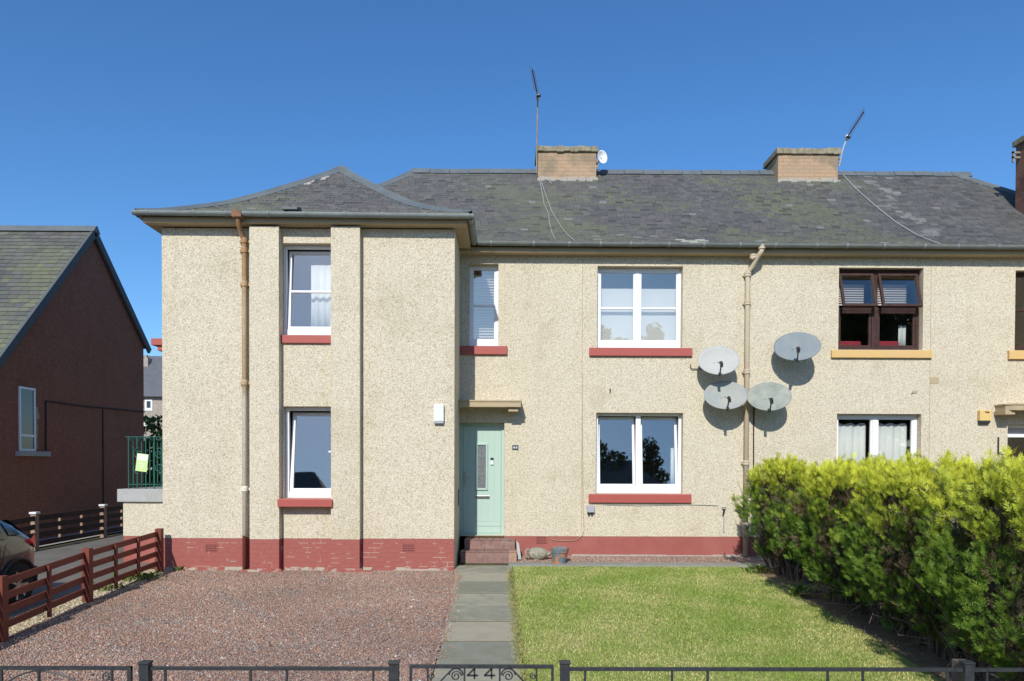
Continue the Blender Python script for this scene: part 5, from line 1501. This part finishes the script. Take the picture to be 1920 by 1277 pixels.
def shrub(x0, x1, y0, y1, zt, ncl, per, label, seed, dead=0., e=3.2):
    g = gz((y0 + y1) / 2); r_ = np.random.default_rng(seed)
    t = thing('hedge_shrub', label, 'hedge', ((x0 + x1) / 2, (y0 + y1) / 2, g), 'golden conifer hedge beside the lawn')
    C = np.array([(x0 + x1) / 2, (y0 + y1) / 2, (g + zt) / 2]); H = np.array([(x1 - x0) / 2, (y1 - y0) / 2, (zt - g) / 2])
    def surf(n):
        d = unit(r_.normal(size=(n, 3)) * H)
        k = (np.abs(d / H) ** e).sum(1) ** (-1 / e)
        P = C + d * k[:, None]; nr = unit(np.sign(d) * np.abs((P - C) / H) ** (e - 1) / H)
        return P, nr
    def foot(P):
        top = np.clip((P[:, 2] - g) / (zt - g), 0, 1)
        k = np.clip(.5 - top, 0, 1)
        P[:, 0] += (x0 + (x1 - x0) * .62 - P[:, 0]) * np.minimum(k * .95, .6)
        return top
    P, nr = surf(ncl)
    lump = np.sin(P[:, 1] * 4.2 + seed) * np.sin(P[:, 2] * 3.1 + seed * 2.1 + P[:, 1]) + .6 * np.sin(P[:, 1] * 9 + P[:, 2] * 5)
    top = np.clip((P[:, 2] - g) / (zt - g), 0, 1)
    keep = (r_.random(ncl) < np.clip((top - .0) / .24, 0, 1)) & ((lump > -.5) | (top > .85) | (r_.random(ncl) < .18)) & ((nr[:, 0] < .55) | (r_.random(ncl) < .35))
    P, nr, lump, top = P[keep], nr[keep], lump[keep], top[keep]
    P = P + nr * (lump * .16 * (top < .9) - r_.random(len(P)) * .17 - .08)[:, None]
    foot(P)
    m = len(P)
    axc = unit(nr * np.where(top > .88, .15, .6)[:, None] + np.array([0, 0, 1.05]) + r_.normal(0, .24, (m, 3)))
    ln = r_.uniform(.13, .27, m) * np.where(top > .88, 1.0, 1)
    goldc = np.clip((top - .66) * 2.3 + r_.normal(.16, .17, m) + .12 * lump, 0, 1)
    deadc = r_.random(m) < dead + np.clip(.07 - lump * .07, 0, .2) * (top < .8)
    ci = np.repeat(np.arange(m), per); n = len(ci)
    tt = r_.random(n); rad = unit(np.cross(axc[ci], r_.normal(size=(n, 3))))
    B = P[ci] + axc[ci] * (ln[ci] * tt * .9)[:, None] + rad * (ln[ci] * .30 * (1 - tt * .75) * r_.random(n))[:, None]
    ax = unit(axc[ci] * .95 + rad * (.5 - .3 * tt)[:, None] + r_.normal(0, .18, (n, 3)))
    sd = unit(np.cross(ax, r_.normal(size=(n, 3)) + rad * .4))
    S = r_.uniform(.06, .115, n) * (1.15 - .3 * tt)
    gr = np.array([.06, .13, .018]); go = np.array([.58, .60, .05]); tipc = np.array([.21, .32, .035]); br = np.array([.14, .10, .055])
    base = gr + (go - gr) * (goldc[ci] * (.55 + .45 * tt))[:, None]
    tips = tipc + (go * 1.15 - tipc) * goldc[ci][:, None]
    base = np.where(deadc[ci][:, None], br, base) ; tips = np.where(deadc[ci][:, None], br * 1.3, tips)
    v_ = r_.uniform(.75, 1.2, (n, 1)); base = base * v_; tips = tips * v_
    # old brown growth deeper inside, coloured dark to deepen the shade in the gaps
    ni = int(ncl * 5); Pi, ni_ = surf(ni); Pi = Pi - ni_ * r_.uniform(.2, .42, (ni, 1)); foot(Pi)
    axi = unit(ni_ * .5 + np.array([0, 0, .6]) + r_.normal(0, .5, (ni, 3))); sdi = unit(np.cross(axi, r_.normal(size=(ni, 3))))
    ibr = np.array([[.085, .06, .035], [.055, .075, .02], [.11, .08, .05]])[r_.integers(0, 3, ni)]
    B = np.concatenate([B, Pi]); ax = np.concatenate([ax, axi]); sd = np.concatenate([sd, sdi]); S = np.concatenate([S, r_.uniform(.08, .15, ni)])
    base = np.concatenate([base, ibr]); tips = np.concatenate([tips, ibr]); n = len(B)
    vi = r_.integers(0, len(FV), n); Vs, Cs = [], []
    for v in range(len(FV)):
        k = vi == v; L2 = FV[v].reshape(-1, 2)
        Vs.append((B[k][:, None] + S[k][:, None, None] * (L2[None, :, 0:1] * sd[k][:, None] + L2[None, :, 1:2] * ax[k][:, None])).reshape(-1, 3))
        f = np.clip(L2[:, 1] * .6 + np.abs(L2[:, 0]) * .6, 0, 1)[None, :, None]
        Cs.append((base[k][:, None] * (1 - f) + tips[k][:, None] * f).reshape(-1, 3))
    V = np.concatenate(Vs); Cc = np.concatenate(Cs)
    raw_mesh('foliage', V, np.arange(len(V)).reshape(-1, 4), 4, 'foliage', Cc, t)
    b = MB(); rs_ = random.Random(seed)
    for i in range(60):
        yy = rs_.uniform(y0 + .05, y1 - .05); xx = x0 + (x1 - x0) * rs_.uniform(.45, .7)
        ex, ey, ez = rs_.uniform(x0 + .1, x1 - .1), yy + rs_.uniform(-.35, .35), rs_.uniform(g + .5, zt - .2)
        b.tube([(xx, yy, g - .05), (xx * .6 + ex * .4 + rs_.uniform(-.05, .05), (yy + ey) / 2, g + (ez - g) * .45), (ex, ey, ez)], [rs_.uniform(.012, .03), .012, .003], 5)
    for i in range(16):
        yy = rs_.uniform(y0, y1); zz = g + rs_.uniform(.08, .6)
        b.tube([(x0 + .65, yy, zz * .7), (x0 + rs_.uniform(.35, .6), yy + rs_.uniform(-.3, .3), zz + rs_.uniform(-.05, .18)), (x0 + rs_.uniform(.25, .5), yy + rs_.uniform(-.4, .4), zz + rs_.uniform(-.1, .2))], [.011, .007, .003], 4)
    b.build('stems', 'twig', t)
    return t
shrub(3.90, 5.1, -2.45, -1.0, 1.75, 620, 18, 'smallest golden conifer shrub of the hedge, nearest the house wall', 3, e=2.6)
shrub(4.6, 5.3, -3.5, -2.2, 1.3, 260, 15, 'mostly dead brown conifer shrub in the gap of the hedge', 4, dead=.6)
shrub(3.72, 5.35, -4.95, -3.35, 1.70, 800, 18, 'golden conifer shrub of the hedge, next to the brown gap on the street side', 5)
shrub(3.72, 5.35, -6.65, -4.9, 1.69, 860, 18, 'golden conifer shrub of the hedge, second from the street railing', 12)
shrub(3.74, 5.35, -8.55, -6.6, 1.72, 920, 18, 'golden conifer shrub of the hedge, nearest the street railing', 17)

# ------------------------------------------------------------------ street railing, gate
YG = CAM.y + 4.8
def gp(px, py): return onY(px, py, YG)
ZT = gp(960, 1251).z
GR = gz(YG)
def post(px, label, h=None, w_=.062, m='black_iron', nm='railing_post', Y=YG):
    x = onY(px, 1250, Y).x; zt_ = onY(px, 1241, Y).z
    t = thing(nm, label, 'post', (x, Y, gz(Y)), 'street railing posts')
    MB().box(x - w_ / 2, x + w_ / 2, Y - w_ / 2, Y + w_ / 2, gz(Y) - .1, zt_ - .008).build('shaft', m, t)
    MB().box(x - w_ / 2 - .006, x + w_ / 2 + .006, Y - w_ / 2 - .006, Y + w_ / 2 + .006, zt_ - .008, zt_ + .004).build('cap', m, t, bevel=.003)
    return x
xp1 = post(273, 'square black railing post left of the parking railing')
xp2 = post(739, 'square black gate post on the left of the numbered gate')
xp3 = post(1059, 'square black gate post on the right of the numbered gate')
xp4 = post(1813, 'square black railing post in front of the hedge')
tp = onY(1803, 1238, YG + .12); 
tag(MB().box(tp.x - .045, tp.x + .045, YG + .07, YG + .16, gz(YG) - .1, tp.z).build('timber_post', mat('old_post', (.13, .095, .075), .85, .15, noise=(12, .7, (.2, .16, .13))), bevel=.006), 'short weathered brown timber post behind the railing by the hedge', 'post')
def panel(x0, x1, bars, label, cat='railing', nm='iron_railing', ztop=ZT):
    t = thing(nm, label, cat, ((x0 + x1) / 2, YG, GR), 'street railings')
    MB().box(x0, x1, YG - .012, YG + .012, ztop - .022, ztop).build('top_rail', 'black_iron', t)
    MB().box(x0, x1, YG - .012, YG + .012, GR + .08, GR + .1).build('bottom_rail', 'black_iron', t)
    for x in bars: MB().box(x - .007, x + .007, YG - .007, YG + .007, GR + .1, ztop - .022).build('bar', 'black_iron', t)
    return t
X = lambda px: gp(px, 1262).x
panel(xp1 + .032, xp2 - .032, [X(p_) for p_ in (310, 470, 538, 700)], 'black street railing panel in front of the red gravel')
panel(xp3 + .032, xp4 - .032, [X(p_) for p_ in (1097, 1260, 1327, 1552, 1618, 1776)], 'long black street railing panel in front of the lawn')
panel(xp4 + .032, xp4 + 1.9, [X(1850)] + [X(1850) + .57 + .8 * i for i in range(2)], 'black street railing panel running behind the frame edge by the hedge')
# drive gate leaf at far left
x1 = X(247); x0 = x1 - 1.55
t = thing('drive_gate', 'black drive gate leaf with curved bars at the far left', 'gate', (x0, YG, GR))
b = MB(); b.box(x0, x1, YG - .012, YG + .012, ZT - .022, ZT); b.box(x0, x1, YG - .012, YG + .012, GR + .06, GR + .085); b.box(x0, x0 + .025, YG - .0125, YG + .0125, GR + .06, ZT); b.box(x1 - .025, x1, YG - .0125, YG + .0125, GR + .06, ZT)
b.build('frame', 'black_iron', t)
for p_ in (3, 73, 210): MB().box(X(p_) - .007, X(p_) + .007, YG - .007, YG + .007, GR + .085, ZT - .022).build('bar', 'black_iron', t)
b = MB(); c0 = X(73)
b.tube([(c0 + (X(165) - c0) * u_, YG, ZT - .03 - .12 * u_ ** 2) for u_ in np.linspace(0, 1, 10)], .006, 6); b.tube([(c0 - (X(165) - c0) * .8 * u_, YG, ZT - .03 - .12 * u_ ** 2) for u_ in np.linspace(0, 1, 10)], .006, 6)
b.tube(spiral((X(200), ZT - .07), .035, 1.5, 0, 1, y=YG), .005, 6); b.build('scroll', 'black_iron', t)
# the numbered garden gate
x0, x1 = X(768), X(1038)
zt = gp(900, 1246.5).z
t = thing('garden_gate', 'black wrought iron garden gate with scrolls and the number 44', 'gate', ((x0 + x1) / 2, YG, GR))
b = MB(); b.box(x0, x1, YG - .0125, YG + .0125, zt - .022, zt); b.box(x0, x1, YG - .012, YG + .012, GR + .06, GR + .085)
b.box(x0, x0 + .016, YG - .012, YG + .012, GR + .085, zt - .022); b.box(x1 - .016, x1, YG - .012, YG + .012, GR + .085, zt - .022); b.build('frame', 'black_iron', t)
zl = zt - .15
MB().box(x0 + .016, x1 - .016, YG - .008, YG + .008, zl - .012, zl).build('middle_rail', 'black_iron', t)
for p_ in (802, 871, 937, 1006): MB().box(X(p_) - .006, X(p_) + .006, YG - .006, YG + .006, zl, zt - .022).build('bar', 'black_iron', t)
for i in range(7):
    x = x0 + .05 + i * (x1 - x0 - .1) / 6; MB().box(x - .006, x + .006, YG - .006, YG + .006, GR + .085, zl - .012).build('bar', 'black_iron', t)
for cx, sg in ((855, 1), (953, -1)):
    c = X(cx); b = MB()
    b.tube([(c + sg * .05 * 0 + sg * .045 * math.cos(a_), YG, zt - .068 + .044 * math.sin(a_)) for a_ in np.linspace(0, math.pi, 14)], .006, 6)
    b.tube([(c - sg * .03, YG, zt - .035), (c - sg * .07, YG, zt - .075), (c - sg * .115, YG, zt - .125), (c - sg * .13, YG, zl)], .006, 6)
    b.tube(spiral((c - sg * .0, zt - .075), .036, 1.6, 0 if sg > 0 else math.pi, sg, y=YG), .005, 6)
    b.build('scroll', 'black_iron', t)
    MB().tube(spiral((c - sg * .165, zt - .075), .022, 1.4, math.pi / 2, -sg, y=YG), .0045, 6).build('small_scroll', 'black_iron', t)
for px in (876.5, 908.5):
    g = MB(); four(g, X(px), zt - .095, .072, YG, .012, wf=.9); g.build('numeral', 'black_iron', t)

# ------------------------------------------------------------------ parked car (rear at right, seen over the red fence)
def car():
    XC, YR = -6.2 - .83, CAM.y + 10.02        # centre line, rear bumper; nose points to the street
    g = gz(-3.8)
    t = thing('car', 'dark grey hatchback parked on the neighbouring drive behind the red fence', 'car', (XC, YR - 2, g))
    # stations: s from the rear, (half width, sill z, belt z, roof z, roof half width)
    ST = [(0.00, .60, .38, .80, .86, .54), (.06, .70, .27, .88, .94, .58), (.20, .78, .24, .93, 1.06, .56), (.45, .82, .24, .93, 1.21, .55), (.8, .83, .22, .92, 1.36, .56), (1.4, .83, .2, .91, 1.48, .59),
          (2.1, .83, .2, .90, 1.48, .59), (2.6, .83, .2, .90, 1.28, .58), (3.0, .82, .21, .90, .99, .62), (3.5, .79, .24, .84, .88, .6), (3.85, .70, .28, .68, .76, .5), (3.95, .6, .34, .56, .66, .42)]
    vs = []; N = 14
    def ring(s, w_, zs, zb, zr_, rw_):
        h = [(0, zs), (w_ * .86, zs), (w_ * .97, zs + .10), (w_, (zs + zb) / 2), (w_ * .985, zb), (rw_ + (w_ * .97 - rw_) * .15, zr_ - .07), (rw_ * .85, zr_ - .005), (0, zr_)]
        full = h + [(-x, z) for x, z in h[-2:0:-1]]
        return [Vector((XC + x, YR - s, g + z)) for x, z in full]
    for s_ in ST: vs += ring(*s_)
    n = len(ST)
    fs = [(i * N + k, i * N + (k + 1) % N, (i + 1) * N + (k + 1) % N, (i + 1) * N + k) for i in range(n - 1) for k in range(N)]
    fs += [tuple(range(N)), tuple((n - 1) * N + k for k in range(N))]
    body = MB().add(vs, fs).build('body', 'car_paint', t, smooth=True)
    md = body.modifiers.new('sub', 'SUBSURF'); md.levels = md.render_levels = 2
    # glass bands on the flanks and the rear screen
    def band(idx, sgn, z0f, z1f, s0, s1, nm, m):
        V_ = []
        for s in np.linspace(s0, s1, 8):
            r_ = [np.interp(s, [q_[0] for q_ in ST], [q_[k] for q_ in ST]) for k in range(6)]
            w_, zb, zr_, rw_ = r_[1], r_[3], r_[4], r_[5]
            for f_ in (z0f, z1f):
                x = w_ * .985 + (rw_ + (w_ * .97 - rw_) * .15 - w_ * .985) * f_; z = zb + (zr_ - .07 - zb) * f_
                V_.append((XC + sgn * (x + .006), YR - s, g + z))
        return MB().add(V_, [(2 * i, 2 * i + 1, 2 * i + 3, 2 * i + 2) for i in range(7)]).build(nm, m, t, fixn=False)
    for sg in (1, -1):
        band(0, sg, .12, .9, .75, 1.35, 'side_window', 'car_glass'); band(0, sg, .12, .9, 1.42, 2.35, 'side_window', 'car_glass')
        band(0, sg, .25, .85, .45, .7, 'quarter_window', 'car_glass')
    V_ = []
    for s, zo in ((.10, 0), (.22, .0), (.40, .0)):
        zr_ = np.interp(s, [q_[0] for q_ in ST], [q_[4] for q_ in ST]); w_ = .52
        V_ += [(XC - w_, YR - s + .035, g + zr_ - .0), (XC + w_, YR - s + .035, g + zr_ - .0)]
    MB().add(V_, [(0, 1, 3, 2), (2, 3, 5, 4)]).build('rear_window', 'car_glass', t, fixn=False)
    for sg in (1, -1): MB().add([(XC + sg * a_, YR - b_, g + c_) for a_, b_, c_ in ((.80, .32, .90), (.765, .17, .97), (.66, .045, .90), (.64, .03, .80), (.735, .10, .76), (.785, .22, .82))], [(0, 1, 4, 5), (1, 2, 3, 4)]).build('tail_light', 'tail_red', t, fixn=False)
    for sg in (1, -1):
        for s in (.62, 3.2):
            cx = XC + sg * .755; cy = YR - s; cz = g + .31
            wl = MB(); wl.lathe([(.2, -.09), (.29, -.095), (.31, -.06), (.31, .06), (.29, .095), (.2, .09)], (cx, cy, cz), 26, 'x')
            W = wl.build('wheel', 'rubber', t, smooth=True)
            rm = MB()
            rm.lathe([(.2, -.05), (.215, .07 * sg), (.2, .085 * sg), (.19, .03 * sg)], (cx, cy, cz), 26, 'x')
            for k in range(7):
                a_ = k * 2 * math.pi / 7
                rm.obox((cx + sg * .07, cy + .04 * math.cos(a_), cz + .04 * math.sin(a_)), (cx + sg * .075, cy + .2 * math.cos(a_), cz + .2 * math.sin(a_)), .03, .02, (1, 0, 0))
            rm.lathe([(0, .085 * sg), (.045, .08 * sg), (.05, .05 * sg)], (cx, cy, cz), 12, 'x')
            rm.build('rim', 'alloy', W)
            MB().lathe([(0, .01 * sg), (.2, .0)], (cx, cy, cz), 20, 'x').build('brake_disc', 'black_gap', W, fixn=False)
            # arch lip
            ar = MB(); pts = [(XC + sg * .835, cy + .36 * math.cos(a_), cz + .36 * math.sin(a_)) for a_ in np.linspace(R(-10), R(190), 20)]
            ar.tube(pts, .022, 6); ar.build('arch_trim', 'black_plastic', t)
            dk_ = MB(); dk_.add([(XC + sg * .829, cy, cz)] + [(XC + sg * .829, cy + .355 * math.cos(a_), cz + .355 * math.sin(a_)) for a_ in np.linspace(R(-14), R(194), 20)], [(0, i, i + 1) for i in range(1, 20)]); dk_.build('wheel_well_shade', 'black_gap', t, fixn=False)  # flat black disc on the flank, painted shade instead of a cut wheel opening
        MB().tube([(XC + sg * .836, YR - 1.05, g + .80), (XC + sg * .86, YR - 1.12, g + .81), (XC + sg * .86, YR - 1.24, g + .81), (XC + sg * .836, YR - 1.3, g + .80)], .013, 6).build('door_handle', 'black_plastic', t)
        MB().tube([(XC + sg * .834, YR - 1.0, g + .35), (XC + sg * .839, YR - .98, g + .6), (XC + sg * .834, YR - .86, g + .9)], .005, 5).build('door_seam', 'black_gap', t)
        MB().box(XC + sg * .83, XC + sg * .98, YR - 2.5, YR - 2.38, g + .93, g + 1.05).build('mirror', 'car_paint', t, bevel=.03)
    t.scale = (.94, .94, .94)
    bp = MB().box(XC - .7, XC + .7, YR - .1, YR + .03, g + .3, g + .5).build('bumper', 'black_plastic', t, bevel=.05)
    MB().box(XC - .26, XC + .26, YR + .005, YR + .012, g + .68, g + .79).build('licence_plate', 'yellow_plastic', t)
    for sg in (1, -1): MB().box(XC + sg * .42, XC + sg * .68, YR - 3.93, YR - 3.7, g + .6, g + .74).build('headlight', 'white_plastic', t, bevel=.04)
car()

# weeds at the foot of the wall and along the fence, a few white flecks on the lawn
def weeds(x, y, n, r, h, label):
    X_ = x + rng.normal(0, r, n); Y_ = y + rng.normal(0, r * .7, n)
    a = rng.uniform(0, 6.28, n); l = h * rng.uniform(.5, 1.2, n); wv = l * .13
    Z = np.interp(Y_, GY, GZ)
    dx, dy = np.cos(a), np.sin(a)
    V = np.stack([np.stack([X_, Y_, Z], -1), np.stack([X_ + dx * l * .4 - dy * wv, Y_ + dy * l * .4 + dx * wv, Z + l * .6], -1), np.stack([X_ + dx * l * .8, Y_ + dy * l * .8, Z + l * .8], -1), np.stack([X_ + dx * l * .4 + dy * wv, Y_ + dy * l * .4 - dx * wv, Z + l * .6], -1)], 1).reshape(-1, 3)
    C = np.array([.13, .2, .04]) * rng.uniform(.6, 1.4, (n, 1))
    return stuff(tag(raw_mesh('weed', V, np.arange(n * 4).reshape(-1, 4), 4, 'foliage', np.repeat(C, 4, 0)), label, 'weed'))
p = onG(440, 1072); 
weeds(XL + .28, DW - .05, 40, .05, .09, 'tuft of weeds at the corner of the red plinth')
weeds(-5.75, -2.2, 160, .16, .12, 'clump of weeds behind the far end of the red fence')
weeds(-5.78, -3.0, 120, .14, .1, 'low weeds behind the red fence near its middle post')
weeds(px_ + .1, DW - .06, 30, .03, .07, 'small weed beside the foot of the rusty downpipe')
weeds(4.15, -1.5, 60, .12, .16, 'broad green weeds at the foot of the hedge by the house')
weeds(4.1, -3.3, 50, .08, .2, 'leafy weed shoot under the hedge')

# ------------------------------------------------------------------ the other side of the street (mirrored in the glass)
def opposite(x0, x1, label):
    Y = -26.0; zr_, ze = 8.7, 5.0; g = gz(Y)
    t = thing('house', label, 'house', ((x0 + x1) / 2, Y - 4, g))
    MB().box(x0 + .4, x1 - .4, Y - 7.6, Y - .4, g - .2, ze).build('wall', 'far_dash', t)
    b = MB(); h = 3.6
    b.add([(x0, Y, ze), (x1, Y, ze), (x1, Y - 8, ze), (x0, Y - 8, ze), (x0 + h * .7, Y - 4, zr_), (x1 - h * .7, Y - 4, zr_)], [(0, 1, 5, 4), (1, 2, 5), (2, 3, 4, 5), (3, 0, 4), (3, 2, 1, 0)])
    r = b.build('roof', 'far_slate', t)
    MB().box((x0 + x1) / 2 - .6, (x0 + x1) / 2 + .6, Y - 4.4, Y - 3.6, zr_ - .6, zr_ + .9).build('chimney', 'chimney_brick', r)
    for i in range(4):
        x = x0 + 1.4 + i * (x1 - x0 - 2.8) / 3
        for z in (.5, 3.1):
            w_ = MB(); frame_ring(w_, x - .6, x + .6, z, z + 1.2, Y - .45, Y - .36, .07); w_ = w_.build('window', 'upvc', t); MB().box(x - .53, x + .53, Y - .41, Y - .4, z + .07, z + 1.13).build('pane', 'car_glass', w_)
opposite(-24, -8.6, 'slate-roofed house across the street, mirrored in the lower wing window')
opposite(-4.5, 10.2, 'slate-roofed house across the street, mirrored in the lower paired window')
tree((5.2, -31.5, gz(-31)), 11.6, 3.8, 'tree across the street mirrored at left of the lower paired window', GRN, 10000, 'trees across the street', size=.17)
tree((9.0, -31.5, gz(-31)), 11.4, 3.2, 'pointed tree across the street mirrored in the right lower pane', GRN, 9000, 'trees across the street', size=.16, conif=True)
tree((20.5, -29.5, gz(-29)), 12.6, 4.0, 'broad tree across the street mirrored in the left brown pane', GRN, 9000, 'trees across the street', size=.25)
tree((24.5, -29.5, gz(-29)), 15.5, 4.6, 'tall tree across the street mirrored in the right brown pane', GRN, 12000, 'trees across the street', size=.25)

for o in bpy.data.objects:
    if o.type == 'MESH' and o.parent is None and 'label' not in o and 'kind' not in o:
        print('UNTAGGED', o.name)
